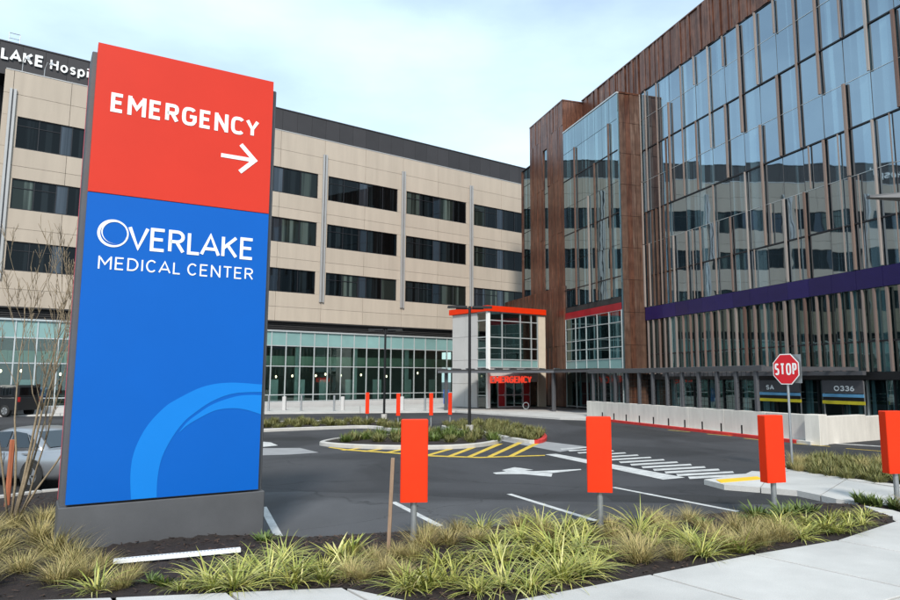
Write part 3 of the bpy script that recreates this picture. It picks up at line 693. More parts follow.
# copper parapet
XB0_ = -7.70
MB().box(XB0_, X0, .30, 8, 22, 25.6).build('core', 'dark_body', tower)
x = XB0_
while x < XE: block('parapet_panel', 'copper', tower, x + .006, x + .229, -.03 - random.choice((0, .03, .06, .09)), .28, 22.76, 25.66); x += .2345
block('parapet_coping', 'copper', tower, XB0_, XE, -.12, .4, 25.66, 25.74)
# fins
for i, x in enumerate(COLX):
    j = 0 if random.random() < .8 else 1
    while j < len(ZR) - 1:
        L_ = random.choice((2, 2, 3, 4)); e = min(j + L_, len(ZR) - 1)
        w = random.choice((.07, .09, .12)); dpt = random.choice((.15, .19))
        block('fin', 'fin', tower, x - w / 2, x + w / 2, -dpt, -.075, ZR[j] + .03, ZR[e] - .03)
        j = e + random.choice((0, 1, 1))
    if 0 < i < len(COLX) - 1 and random.random() < .55:
        a_ = random.choice((0, 0, 1, 2)); w = random.choice((.04, .055, .07)); dx = random.choice((.45, .62, .85))
        block('fin', 'fin', tower, x + dx - w / 2, x + dx + w / 2, -.12, -.075, ZR[a_] + .03, ZR[a_ + random.choice((1, 2, 3))] - .03)
    if i < 3:
        for dx in (.45, .95):
            if x + dx < COLX[i + 1]: block('fin', 'copper_light', tower, x + dx - .05, x + dx + .05, -.16, -.075, 7.33, random.choice((13.9, 16.2, 18.4)))
# purple band
for i in range(len(COLX) - 1): block('band_panel', 'purple', tower, COLX[i] + .006, COLX[i + 1] - .006, -.16, .2, 6.40, 7.28, tilt=.002)
# lower glass with close set fins
for i in range(len(COLX) - 1):
    for za, zb in ((4.08, 6.40), (2.70, 4.02)):
        block('pane', 'storefront_glass', tower, COLX[i] + .018, COLX[i + 1] - .018, .0, .04, za, zb, tilt=.002)
block('transom', 'dark_frame', tower, X0, XE, -.06, .19, 4.02, 4.09)
x = 1.6; k = 0
while x < XE:
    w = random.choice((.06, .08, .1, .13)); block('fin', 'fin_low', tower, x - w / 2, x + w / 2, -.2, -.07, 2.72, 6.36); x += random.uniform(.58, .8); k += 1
# storefront under the fins, set back
block('soffit_beam', 'black_metal', tower, X0, XE, -.45, .2, 2.36, 2.70)
for i in range(0, len(COLX) - 1):
    block('storefront_pane', 'storefront_glass', tower, COLX[i] + .03, COLX[i + 1] - .03, .1, .14, .05, 2.34, tilt=.003)
    block('storefront_mullion', 'light_frame' if i % 5 == 3 else 'dark_frame', tower, COLX[i] - .03, COLX[i] + .03, .02, .2, .0, 2.36)
# bay and copper slab (1.85 m forward)
YB = -1.851; XB0, XB1 = -7.72, 1.16
MB().box(XB0, XB1 - .06, YB + .1, .4, 0, 22.5).build('bay_core', 'dark_body', tower)
bc = [XB0 + (XB1 - .12 - XB0) * k / 8 for k in range(9)]
ZB = [8.05, 9.45, 11.70, 13.95, 16.20, 18.45, 20.75, 22.62]
for i in range(8):
    for za, zb in zip(ZB, ZB[1:]):
        block('bay_pane', 'bay_glass', tower, bc[i] + .012, bc[i + 1] - .012, YB, YB + .04, za + .012, zb - .012, tilt=.002)
for i, x in enumerate(bc):
    if i in (2, 4, 5, 7): block('fin', 'copper_light' if i % 2 else 'fin', tower, x - .06, x + .06, YB - .16, YB - .055, ZB[0] + .05, ZB[random.choice((3, 4, 5, 6))])
for z in ZB[1:-1]: block('bay_transom', 'dark_frame', tower, XB0, XB1 - .1, YB - .05 if z in DARKZ else YB - .012, YB + .09, z - .03 if z in DARKZ else z - .01, z + .03 if z in DARKZ else z + .01)
block('bay_coping', 'light_frame', tower, XB0, XB1, YB - .05, YB + .25, 22.62, 22.72)
block('bay_corner_glass', 'bay_glass', tower, XB1 - .12, XB1 - .02, YB - .01, YB + .09, .3, 22.60)
for i in range(8): block('bay_band_panel', 'dark_red', tower, bc[i] + .005, bc[i + 1] - .005, YB - .04, YB + .06, 7.12, 7.62)
block('bay_panel', 'dark_louver', tower, XB0, XB1 - .12, YB, YB + .08, 7.64, 8.04)
lx = [XB0 + (XB1 - .12 - XB0) * k / 5 for k in range(6)]
zl = [0.3, 3.1, 3.8, 4.6, 5.3, 6.3, 7.1]
for i in range(5):
    for za, zb in zip(zl, zl[1:]): block('bay_pane', 'storefront_glass' if za > 3.7 or za < 1 else 'teal_panel', tower, lx[i] + .04, lx[i + 1] - .04, YB, YB + .04, za + .03, zb - .03, tilt=.003)
for x in lx: block('bay_mullion', 'light_frame', tower, x - .035, x + .035, YB - .05, YB + .08, .2, 7.1)
for z in zl: block('bay_transom', 'light_frame', tower, XB0, XB1 - .12, YB - .03, YB + .07, z - .028, z + .028)
# copper return between bay and main wall (faces the camera)
zz = 0.2; rows = []
while zz < 22.5: rows.append((zz, min(zz + 2.24, 22.6))); zz += 2.25
for za, zb in rows:
    ys = [YB + .09, YB + .55, YB + .95, YB + 1.3, -.04]
    for ya, yb in zip(ys, ys[1:]):
        block('copper_panel', 'copper' if YB + .5 < ya < YB + .9 else 'copper_light', tower, XB1 - .05, XB1 + .05 + random.choice((0, .02)), ya + .006, yb - .006, za + .006, zb - .006)
block('return_coping', 'copper', tower, XB1 - .1, XB1 + .1, YB + .1, 0, 22.6, 22.72)
# tall copper slab
XS0, XS1 = -14.75, XB0
MB().box(XS0 + .05, XS1 - .05, YB + .12, 6, 0, 25.5).build('slab_core', 'dark_body', tower)
def copper_field(xa, xb, z0, z1, w=.58, hz=2.25, y=YB, mat='copper'):
    n = max(1, round((xb - xa) / w)); ww = (xb - xa) / n; zc = z0
    while zc < z1 - .3:
        ze = min(zc + hz, z1)
        if z1 - ze < .3: ze = z1
        for k in range(n): block('copper_panel', mat, tower, xa + k * ww + .006, xa + (k + 1) * ww - .006, y - random.choice((0, .02, .04)), y + .1, zc + .006, ze - .006)
        zc = ze
copper_field(XS0, -11.75, 9.9, 25.5, .33, 4.5); copper_field(-10.9, XS1, 9.9, 25.5, .33, 4.5); copper_field(-11.75, -10.9, 22.4, 25.5, .85)
for za, zb in ((9.9, 13.9), (13.95, 18.4), (18.45, 22.4)): block('slit_pane', 'bay_glass', tower, -11.74, -10.91, YB + .06, YB + .1, za, zb, tilt=.002)
for za in range(8):
    z0 = 22.75; ya = YB + .1 + za * .22
    block('copper_panel', 'copper', tower, XS1 - .04, XS1 + .02, ya + .004, ya + .216, z0, 25.5)
block('slab_coping', 'copper', tower, XS0, XS1 + .06, YB - .05, .1, 25.5, 25.6)
copper_field(-21.2, XS1, .2, 9.88, .36, 4.84, YB - .1)
MB().box(-21.2, XS1 - .02, YB + .01, 5, 0, 9.85).build('low_core', 'dark_body', tower)
# narrow glass strip at the far end
MB().box(-18.0, XS0, YB + .75, 6, 9.8, 22.2).build('strip_core', 'dark_body', tower)
for za, zb in zip([9.9] + ZR[2:], ZR[2:]):
    for k in range(3):
        block('strip_pane', 'bay_glass', tower, -17.9 + k * 1.04, -17.9 + (k + 1) * 1.04 - .03, YB + .6, YB + .64, za + .03, min(zb, 22.3) - .03, tilt=.002)
block('strip_edge', 'copper', tower, -18.15, -17.92, YB + .5, 5, 9.8, 22.35); block('strip_coping', 'dark_frame', tower, -18.1, XS0, YB + .5, YB + .9, 22.32, 22.42)
# ================================================================== EMERGENCY PAVILION
C0 = gp(488, 410.5)
pav = empty('entrance_pavilion', (C0.x, C0.y, .15), pi / 2 - AZ, 'small glazed emergency entrance pavilion with bright orange red fascia', 'pavilion')
PW, PD, PH = 6.5, 5.0, 8.45; pav.scale = (.94, .94, .94)
MB().box(.3, PW - .1, .3, 4.9, 7.9, 7.97).build('ceiling', 'ceiling', pav)
MB().box(.01, PW - .01, 4.9, 5.0, 0, 7.96).build('back_wall', 'interior_wall', pav)
block('roof_fascia', 'orange', pav, -.18, PW - .05, -.18, 5.3, 7.98, PH)
zs = [3.35, 4.0, 4.95, 5.85, 7.25, 7.95]; xs = [.22, 1.55, 3.6, 4.85, 5.6]
for za, zb in zip(zs, zs[1:]):
    for xa, xb in zip(xs, xs[1:]): block('pane', 'teal_panel' if za < 3.5 else 'pavilion_glass', pav, xa + .04, xb - .04, .06, .09, za + .04, zb - .04, tilt=.002)
    block('pane', 'teal_panel' if za < 3.5 else 'pavilion_glass', pav, .06, .09, .3, 1.42, za + .04, zb - .04)
for x in xs[1:]: block('mullion', 'light_frame', pav, x - .045, x + .045, .0, .14, 3.3, 7.98)
for z in zs: block('transom', 'light_frame', pav, .22, 5.6, .01, .13, z - .04, z + .04); block('transom', 'light_frame', pav, .01, .13, .22, 1.45, z - .04, z + .04)
block('corner_post', 'white', pav, -.04, .22, -.04, .22, 0, 7.98)
block('pillar', 'cream', pav, 5.62, PW, .0, .9, 0, 7.95)
for k in range(4): block('wall_panel', 'pale_grey', pav, .0, .3, 1.46, 3.2, k * 1.99 + .01, k * 1.99 + 1.98); block('wall_panel', 'pale_grey', pav, .0, .3, 3.22, 5.0, k * 1.99 + .01, k * 1.99 + 1.98)
block('wall_panel', 'pale_grey', pav, PW - .3, PW, .92, 4.9, 0, 7.95)
block('spandrel', 'pale_grey', pav, .22, 5.62, .08, .2, 2.15, 3.28)
block('side_pane', 'pavilion_glass', pav, .06, .09, .26, 1.42, .1, 2.9)
for z in (1.0, 2.9): block('transom', 'light_frame', pav, .0, .12, .22, 1.45, z, z + .06)
block('floor', 'interior_floor', pav, .1, PW, .1, 4.9, -.02, .03)
# doors
block('pane', 'pavilion_glass', pav, .3, 1.1, .16, .19, .05, 2.12)
for k, (xa, mt) in enumerate(((1.2, 'door_red'), (2.05, 'pavilion_glass'), (3.0, 'pavilion_glass'), (3.98, 'door_red'))):
    wdt = .82 if mt == 'door_red' else .93
    d = empty('door', (xa, .2, .03)); d.parent = pav
    fr = MB(); fr.box(0, .05, -.03, .03, 0, 2.1); fr.box(wdt - .05, wdt, -.03, .03, 0, 2.1); fr.box(.05, wdt - .05, -.028, .028, 2.03, 2.1); fr.box(.05, wdt - .05, -.028, .028, 0, .1); fr.box(.05, wdt - .05, -.027, .027, 1.0, 1.06); fr.build('frame', 'galv_light', d)
    block('leaf', mt, d, .051, wdt - .051, -.01, .01, .1, 2.03); block('handle', 'galv', d, wdt - .14, wdt - .11, -.07, -.03, .85, 1.25)
block('pane', 'pavilion_glass', pav, 4.85, 5.6, .16, .19, .05, 2.12)
lettering('lettering', 'EMERGENCY', 'er_red', pav, -.95, 3.45, 2.06, .56, .19, .13, 3, -1.55, -1.45)
block('letter_bracket', 'black_metal', pav, -.95, 3.5, -1.44, -1.38, 2.56, 2.62)
# ring by the door
rg = MB(); rg.smooth = True; c = tower.location
pts = [(.24 * cos(a), 0, .27 + .24 * sin(a)) for a in [2 * pi * k / 24 for k in range(25)]]
rg.tube(pts, .035, 8, False); p = gp(526, 409.5, .1)
tag(rg.build('ring_stand', 'white', None, (p.x, p.y, .115), RAD(20)), 'white ring standing upright beside the red emergency door', 'ring')

# ================================================================== CANOPY AND PERGOLA ON THE RETAINING WALL
WP = gp(610, 421); ZW = 1.06
cano = empty('entrance_canopy', (0, 0, 0), 0, 'flat dark steel canopy roof reaching across the emergency entrance', 'canopy')
q1, q2, q3 = gp(446, 411.6), gp(554, 413), gp(590, 417)
rp = [(q1.x - .6, q1.y - .5), (q2.x, q2.y - .5), (q3.x, q3.y), (q3.x + 4.6, q3.y + 1.6), (q2.x + 4.5, q2.y + 6.5), (q2.x - 1.0, q2.y + 7.2), (C0.x + .5, C0.y - .3), (q1.x - .2, q1.y + 3)]
MB().prism(rp, 2.98, 3.08).build('roof', 'dark_louver', cano)
for a, b in zip(rp[:3], rp[1:3]):
    a, b = Vector((*a, 0)), Vector((*b, 0)); d = (b - a).normalized(); L_ = (b - a).length
    bb = MB().box(0, L_ - .02, -.06, .06, 2.83, 2.975).build('edge_beam', 'steel_grey', cano, (a.x, a.y, 0), math.atan2(d.y, d.x))
for q in (q1, q2): MB().bbox(-.11, .11, -.11, .11, .06, 2.98, .015).build('post', 'steel_grey', cano, (q.x, q.y, 0), .5)
for k in range(9):
    t = k / 8; a = Vector(rp[0]).lerp(Vector(rp[1]), t); MB().box(-.04, .04, 0, 2.2, 3.085, 3.17).build('rafter', 'steel_grey', cano, (a.x, a.y, 0), RAD(-16))

xw = (sin(-BZ) , -cos(BZ))
rw = empty('retaining_wall', (WP.x, WP.y, 0), rzB, 'low pale concrete retaining wall running along the driveway under the pergola', 'wall')
XW0, XW1 = -2.85, 15.5
x = XW0; 
while x < XW1 - .1:
    e = min(x + 2.6, XW1); block('wall_panel', 'wall_concrete', rw, x + .006, e - .006, 0, .35, -.02, ZW, .012); x = e
Wm = Matrix.Rotation(rzB, 4, 'Z')
pe = Vector((WP.x, WP.y, 0)) + Wm @ Vector((XW1, 0, 0)); pf = gp(905, 437.6); d = (pf - pe); ang = math.atan2(d.y, d.x)
rw2 = empty('retaining_wall', (pe.x, pe.y, 0), ang, 'pale concrete wall section past the white pier turning beside the tower storefront', 'wall')
MB().bbox(-.25, .25, -.2, .4, -.02, ZW + .04, .015).build('pier', 'wall_concrete', rw2)
for k in range(5): block('wall_panel', 'wall_concrete', rw2, .27 + k * 2.8, .26 + (k + 1) * 2.8 - .012, -.06, .3, -.02, ZW - .05 - .07 * k, .012)
# red kerb along the wall
rk = empty('red_kerb', (WP.x, WP.y, 0), rzB, kind='structure')
for k in range(8): block('kerb_stone', 'red_paint', rk, -.4 + k * 1.9, -.4 + k * 1.9 + 1.89, -.42, -.24, -.02, .13, .012)
for k in range(8): block('walk_slab', 'kerb', rk, -.4 + k * 1.9, -.4 + k * 1.9 + 1.89, -.235, -.005, -.02, .12)
block('kerb_stone', 'kerb', rk, 14.81, 15.5, -.42, -.24, -.02, .13, .012)
pos = [-2.13, -.76, .53, 1.85, 3.10, 4.42, 5.73, 7.0, 8.31, 9.65, 10.94, 12.19]
pg = empty('pergola', (WP.x, WP.y, ZW), rzB, 'dark grey steel pergola with square posts standing on the concrete wall', 'pergola')
for x in pos:
    block('post', 'steel_grey', pg, x - .085, x + .085, .03, .17, .012, 1.66, .01); block('base_plate', 'steel_grey', pg, x - .15, x + .15, .01, .19, .0, .012)
    block('rafter', 'steel_grey', pg, x - .05, x + .05, .17, 5.6, 1.70, 1.86)
block('beam', 'steel_grey', pg, -2.6, 12.7, -.02, .16, 1.67, 1.90, .008); block('beam', 'steel_grey', pg, -2.6, 12.7, 5.3, 5.5, 1.50, 1.69)
for k in range(7): block('cable', 'black_metal', pg, pos[0], pos[-1], .09, .105, .12 + k * .21, .132 + k * .21)
for i in range(len(pos) - 1):
    for k in (1, 2, 3): x = pos[i] + (pos[i + 1] - pos[i]) * k / 4; block('wire', 'black_metal', pg, x - .006, x + .006, .108, .12, .03, 1.66)
# stub posts along the kerb
st = MB(); st.tube([(0, 0, 0), (0, 0, .36)], .035, 8); stm = st.mesh('stub_post', 'black_metal'); 
for i, x in enumerate([-.3 + .0 + 1.33 * k for k in range(11)]):
    p = Vector((WP.x, WP.y, 0)) + Wm @ Vector((x, -.32, .125)); o = link_obj('stub_post', stm, None, p)
    tag(o, 'short black stub post on the red kerb before the concrete wall', 'post', 'stub posts along the red kerb')
# banners in front of the storefront
Bm = Matrix.Translation((PBm.x, PBm.y, 0)) @ Matrix.Rotation(rzB, 4, 'Z')
def banner(xa, xb, label, word, ring):
    o = empty('banner_sign', Bm @ Vector((xa, -.62, 0)), rzB, label, 'banner'); w = xb - xa
    block('panel', 'banner_grey', o, 0, w, 0, .04, 1.75, 2.34); block('blue_stripe', 'banner_blue', o, 0, w, -.004, .036, 1.58, 1.72); block('panel', 'black_metal', o, .02, w - .02, .005, .035, 1.42, 1.575)
    block('yellow_stripe', 'banner_yellow', o, -.02, w + .04, -.004, .036, 1.26, 1.41)
    lettering('lettering', word, 'white', o, ring + .0, ring + .28 * len(word), 1.85, .24, .2, .2, 2, -.012, 0)
    for x in (.03, w - .03): block('post', 'galv', o, x - .025, x + .025, .045, .09, 0, 2.3)
    return o
banner(12.55, 15.6, 'grey banner with blue and yellow stripes behind the stop sign', 'SA', .75)
banner(17.0, 19.3, 'grey banner with ring mark and numbers beside the pier of the wall', 'O336', .7)

# ================================================================== MONUMENT SIGN
SA = RAD(57.323); SP = gp(62, 551, .28)
sign = empty('monument_sign', (SP.x, SP.y, 0), pi / 2 - SA, 'huge red and blue hospital sign on a grey cabinet in the planting bed', 'sign')
MB().bbox(-.06, 2.47, .12, .62, .06, 6.86, .012).build('cabinet', 'grey_paint', sign)
MB().bbox(-.075, 2.485, .0, .70, .05, .80, .012).build('base', 'grey_paint', sign)
block('edge_line', 'sign_edge_red', sign, -.064, -.02, .621, .65, .82, 6.8)  # thin red line down the back left edge
# left return folded sheet
rp_ = empty('red_panel', (0, 0, 0)); rp_.parent = sign
MB().plate([(0, 4.872), (2.385, 4.872), (2.385, 6.95), (0, 6.95)], .0, .115).build('panel_face', 'sign_red', rp_)
lettering('lettering', 'EMERGENCY', 'white', rp_, .195, 2.19, 6.01, .272, .185, .15, 3.0, -.006, -.0005)
ar = MB(); stroke(ar, [(1.66, 5.655), (2.13, 5.655)], .058, -.006, -.0005); stroke(ar, [(1.935, 5.865), (2.145, 5.655), (1.935, 5.445)], .062, -.0066, -.0005); ar.build('arrow', 'white', rp_)
bp_ = empty('blue_panel', (0, 0, 0)); bp_.parent = sign
MB().plate([(0, .83), (2.385, .83), (2.385, 4.862), (0, 4.862)], .0, .115).build('panel_face', 'sign_blue', bp_)
lettering('lettering', 'VERLAKE', 'white', bp_, .505, 2.185, 4.14, .325, .135, .10, 2, -.006, -.0005)
lettering('lettering', 'MEDICAL CENTER', 'white', bp_, .175, 2.19, 3.845, .172, .115, .22, 2, -.006, -.0005, .5)
def crescent(c1, r1, c2, r2, n=48):
    """ring between two circles"""
    vs = [(c1[0] + r1 * cos(2 * pi * k / n), 0, c1[1] + r1 * sin(2 * pi * k / n)) for k in range(n)] + [(c2[0] + r2 * cos(2 * pi * k / n), 0, c2[1] + r2 * sin(2 * pi * k / n)) for k in range(n)]
    return vs, [(n + k, k, (k + 1) % n, n + (k + 1) % n) for k in range(n)]
om = MB(); vs, fs = crescent((.328, 4.335), .188, (.336, 4.335), .160); om.add([(x, -.006, z) for x, y, z in vs], fs)
vs, fs = crescent((.345, 4.355), .158, (.350, 4.345), .147); om.add([(x, -.0064, z) for x, y, z in vs], fs); om.build('ring_mark', 'white', bp_)
# big swoosh: outline traced on the panel plane
nS = Vector((cos(SA), -sin(SA), 0)); dS = Vector((sin(SA), cos(SA), 0))
def on_sign(x, y):
    d = ray(x, y); t = nS.dot(SP - CAM) / nS.dot(d); p = CAM + d * t; return dS.dot(p - SP), p.z
def z3(x, y): return on_sign(x / 3, 400 + y / 3)
def smooth_curve(P, n=8):
    o = []
    for i in range(len(P) - 1):
        p0, p1, p2, p3 = P[max(i - 1, 0)], P[i], P[i + 1], P[min(i + 2, len(P) - 1)]
        for k in range(n):
            t = k / n; o.append(tuple(.5 * (2 * b + (c - a) * t + (2 * a - 5 * b + 4 * c - d) * t * t + (3 * b - a - 3 * c + d) * t ** 3) for a, b, c, d in zip(p0, p1, p2, p3)))
    return o + [P[-1]]
def band(outer, inner, name):
    A_, B_ = smooth_curve([z3(*p) for p in outer]), smooth_curve([z3(*p) for p in inner])
    n = min(len(A_), len(B_)); mb = MB()
    cl = lambda p: (min(max(p[0], .002), 2.383), -.004, max(p[1], .833))
    mb.add([cl(p) for p in A_[:n]] + [cl(p) for p in B_[:n]], [(i, i + 1, n + i + 1, n + i) for i in range(n - 1)])
    mb.f = [f[::-1] for f in mb.f]
    return mb.build(name, 'swoosh_blue', bp_)
band([(393, 310), (391, 220), (404, 150), (440, 80), (490, 25), (530, -2), (610, -40), (690, -52), (790, -46)],
     [(470, 310), (472, 240), (485, 175), (515, 115), (550, 68), (585, 38), (640, 2), (705, -20), (790, -24)], 'swoosh')
band([(538, 95), (560, 68), (590, 44), (640, 12), (705, -10), (750, -15), (790, -14)], [(538, 97), (562, 76), (595, 56), (645, 32), (695, 25), (740, 30), (790, 46)], 'swoosh')

# ================================================================== ORANGE BOLLARDS
def make_bollard(name='bollard'):
    r = empty(name)
    mb = MB(); mb.tube([(0, 0, -.2), (0, 0, 1.5)], .045, 12); mb.build('post', 'galv', r)
    MB().bbox(-.185, .185, -.10, .10, .44, 1.545, .012).build('panel', 'orange', r); return r
near = [(415, 533, 0, 'tall orange bollard standing beside the thin wooden stake'),
        (598, 520, 0, 'tall orange bollard among yellow grasses between two parking lines'),
        (769, 505, .42, 'tall orange bollard by the crosswalk landing and yellow tactile strip'),
        (890, 503, .3, 'tall orange bollard in the grass verge past the stop sign')]
protoB = make_bollard()
for i, (x, y, r, lb) in enumerate(near):
    o = protoB if i == 0 else copy_tree(protoB)
    z = .24 if i < 3 else .15; p = gp(x, y, z); 
    if i < 3:
        dep = (9.85, 10.75, 12.0)[i]; dd = ray(x, 400); p = Vector((dd.x / dd.y * dep, dep, (.30, .29, .25)[i]))
    else:
        dd = ray(x, 400); p = Vector((dd.x / dd.y * 12.9, 12.9, .28)); 
    o.location = p; o.rotation_euler[2] = r - math.atan2(p.x, p.y) * (1 if i < 2 else .3); tag(o, lb, 'bollard', 'orange bollards')
for x, y, lb in ((367, 422, None), (398, 424.5, None), (431, 424, None), (450, 423.2, None)):
    o = copy_tree(protoB); p = gp(x, y, .13); o.location = p; o.rotation_euler[2] = RAD(90) - math.atan2(p.x, p.y)
    tag(o, 'distant orange bollard seen edge on in the shrubs of the islands', 'bollard', 'orange bollards on the islands')

# ================================================================== STOP SIGN
p = gp(792, 468.5, .11); dd = ray(790, 400)
ss = empty('stop_sign', (p.x, p.y, .10), RAD(-62) , 'red octagonal stop sign on a galvanised pole with grey plate behind', 'stop sign')
sc_ = p.y / 700
zc = 2.4 + (378.9 - 369.3) * sc_ - .10; R0 = .43
hmb = MB(); hmb.tube([(0, .02, 0), (0, .02, zc + .34)], .032, 10); hmb.build('post', 'galv', ss)
oc = lambda r: [(r * cos(pi / 8 + k * pi / 4), zc + r * sin(pi / 8 + k * pi / 4)) for k in range(8)]
MB().plate(oc(R0), -.032, -.024).build('plate', 'white', ss); MB().plate(oc(R0 * .94), -.036, -.0325).build('face', 'stop_red', ss)
lettering('lettering', 'STOP', 'white', ss, -.335, .335, zc - .155, .31, .155, .12, 3, -.040, -.0365)
MB().plate([(-.1, zc - .36), (.40, zc - .36), (.40, zc + .38), (-.1, zc + .38)], .055, .065).build('back_plate', 'galv', ss)

# ================================================================== LAMP POSTS
def lamp(loc, h, rz, label):
    o = empty('lamp_post', loc, rz, label, 'lamp post', 'black lamp posts on the islands')
    b_ = MB(); b_.tube([(0, 0, 0), (0, 0, .28)], .17, 14); b_.build('footing', 'kerb', o)
    b_ = MB(); b_.tube([(0, 0, .25), (0, 0, h)], [.07, .06], 12); b_.build('pole', 'black_metal', o)
    b_ = MB(); b_.box(-.62, .62, -.03, .03, h - .14, h - .07); b_.build('arm', 'black_metal', o)
    for s in (-1, 1): MB().bbox(s * .55 - .45 if s < 0 else .12, -.12 if s < 0 else s * .55 + .45, -.16, .16, h - .09, h + .01, .02).build('lamp_head', 'black_metal', o)
    return o
p = gp(384, 419, .1); lamp((p.x, p.y, .10), 5.2, 0, 'black two headed lamp post before the hospital ground floor glass')
p = gp(469.5, 431.5, .1); lamp((p.x, p.y, .10), 5.55, .1, 'black two headed lamp post before the emergency entrance')
# street light whose head reaches in from the right
hd = at_depth(868, 197, 12.0)
o = empty('street_light', (hd.x + 1.5, hd.y - .1, 0), 0, 'grey street light with a flat head reaching out beside the glass tower', 'street light')
b_ = MB(); b_.tube([(0, 0, 0), (0, 0, hd.z + .1)], [.075, .055], 10); b_.build('pole', 'galv', o)
b_ = MB(); b_.tube([(0, 0, hd.z + .06), (-.6, .05, hd.z + .05)], .03, 8); b_.build('arm', 'grey_paint', o)
b_ = MB(); b_.add([(-1.5, .04, hd.z - .02), (-1.5, .16, hd.z - .02), (-.55, -.06, hd.z - .05), (-.55, .28, hd.z - .05), (-1.5, .04, hd.z + .02), (-1.5, .16, hd.z + .02), (-.55, -.03, hd.z + .10), (-.55, .25, hd.z + .10)],
    [(0, 1, 3, 2), (4, 6, 7, 5), (0, 2, 6, 4), (1, 5, 7, 3), (0, 4, 5, 1), (2, 3, 7, 6)]); b_.build('lamp_head', 'grey_paint', o)

# ================================================================== SMALL STREET FURNITURE
def parking_sign(x, y, lb, top):
    p = gp(x, y, .1); o = empty('parking_sign', (p.x, p.y, .1), -math.atan2(p.x, p.y), lb, 'sign'); k = p.y / 700
    zt = 2.4 + (378.9 - top) * k - .1
    b_ = MB(); b_.tube([(0, .03, 0), (0, .03, zt)], .035, 8); b_.build('post', 'galv', o)
    MB().plate([(-.19, zt - 1.05), (.19, zt - 1.05), (.19, zt), (-.19, zt)], -.02, .0).build('plate', 'parking_blue', o)
    MB().plate([(-.1, zt - .45), (.1, zt - .45), (.1, zt - .12), (-.1, zt - .12)], -.023, -.0202).build('mark', 'white', o)
parking_sign(446, 410, 'small blue parking sign by the canopy post', 389.5); parking_sign(42, 413, 'small blue parking sign beside the dark parked vehicle', 387)
pst = MB(); pst.tube([(0, 0, 0), (0, 0, 1.12)], .075, 10); pm = pst.mesh('steel_bollard', 'galv')
for x in (268.5, 301, 334, 236, 425): p = gp(x, 411, .1); tag(link_obj('steel_bollard', pm, None, (p.x, p.y, .1)), 'plain grey steel bollard along the hospital glass wall', 'bollard', 'grey bollards along the glass wall')
sqm = MB().bbox(-.13, .13, -.13, .13, 0, 1.0, .03).mesh('square_bollard', 'pale_grey')
for x in (284, 342.5, 402): p = gp(x, 410.2, .1); tag(link_obj('square_bollard', sqm, None, (p.x, p.y, .1)), 'pale square bollard along the hospital glass wall', 'bollard', 'pale square bollards along the glass wall')
# stake in the bed
p = bed_px(388, 556); sk = MB(); h_ = 1.18 * 1.0
t_ = at_depth(393, 458, p.y)
sk.tube([p + Vector((0, 0, -.03)), t_], .03, 4); tag(sk.build('wooden_stake', 'wood_stake'), 'weathered wooden stake beside the orange bollard in the grasses', 'stake')

# ================================================================== CARS
def wheel_set(r, xs, y0, y1, R):
    for x in xs:
        for y, s in ((y0, -1), (y1, 1)):
            w = empty('wheel', (x, y, R)); w.parent = r
            t = MB(); t.smooth = True; t.tube([(0, -.10, 0), (0, -.085, 0), (0, .085, 0), (0, .10, 0)], [R - .03, R, R, R - .03], 24); t.build('tyre', 'tyre', w)
            a = MB(); a.tube([(0, s * .101, 0), (0, s * .108, 0)], R * .62, 16); a.build('rim', 'alloy', w)
            for k in range(5): MB().box(-.02, .02, s * .112 - .004, s * .112 + .004, .04, R * .58).build('spoke', 'tyre', w).rotation_euler = (0, 2 * pi * k / 5 + .3, 0)
def loft(name, mat, parent, prof_fn, xs, smooth=True):
    """body from cross sections: prof_fn(x) -> list of (y, z), same count, closed"""
    mb = MB(); mb.smooth = smooth; n = None
    for x in xs:
        P = prof_fn(x); n = len(P); mb.v += [(x, y, z) for y, z in P]
    for i in range(len(xs) - 1):
        for j in range(n): mb.f.append((i * n + j, (i + 1) * n + j, (i + 1) * n + (j + 1) % n, i * n + (j + 1) % n))
    mb.f.append(tuple(range(n - 1, -1, -1))[::-1]); mb.f.append(tuple((len(xs) - 1) * n + j for j in range(n))[::-1])
    return mb.build(name, mat, parent)
def itp(T, x): return interp(T, x)
# silver sedan: local x = rearwards from the front bumper (0) to the rear (4.6); y across
pw = gp(33, 490); hd_ = RAD(160)           # heading
car = empty('parked_car', (0, 0, 0), 0, 'silver sedan parked behind the bare young tree', 'car')
hx, hy = cos(hd_), sin(hd_)
# rear left wheel (local x 3.55, y -.78) touches the ground at pw ; local +x is opposite the heading
car.rotation_euler[2] = hd_ + pi
off = Matrix.Rotation(hd_ + pi, 4, 'Z') @ Vector((3.55, -.80, 0)); car.scale = (.92, .92, .92); car.location = (pw.x - off.x * .92, pw.y - off.y * .92, .004)
BEL = [(0, .62), (.15, .72), (1.2, .86), (2.4, .90), (3.6, .93), (4.3, .93), (4.55, .88), (4.6, .72)]
WID = [(0, .62), (.2, .78), (.8, .86), (3.8, .87), (4.4, .80), (4.6, .68)]
LOW = [(0, .35), (.3, .22), (4.2, .24), (4.6, .38)]
def body(x):
    b_, w, lo = itp(BEL, x), itp(WID, x), itp(LOW, x)
    return [(-w * .92, lo), (-w, lo + .12), (-w * 1.01, (lo + b_) / 2 + .08), (-w * .97, b_ - .06), (-w * .88, b_), (0, b_ + .025), (w * .88, b_), (w * .97, b_ - .06), (w * 1.01, (lo + b_) / 2 + .08), (w, lo + .12), (w * .92, lo)]
loft('body', 'car_silver', car, body, [0, .06, .2, .5, .9, 1.3, 1.8, 2.4, 3.0, 3.5, 3.9, 4.25, 4.45, 4.56, 4.6])
ROOF = [(1.25, .88), (1.95, 1.32), (2.3, 1.40), (2.75, 1.41), (3.15, 1.33), (3.85, .94)]
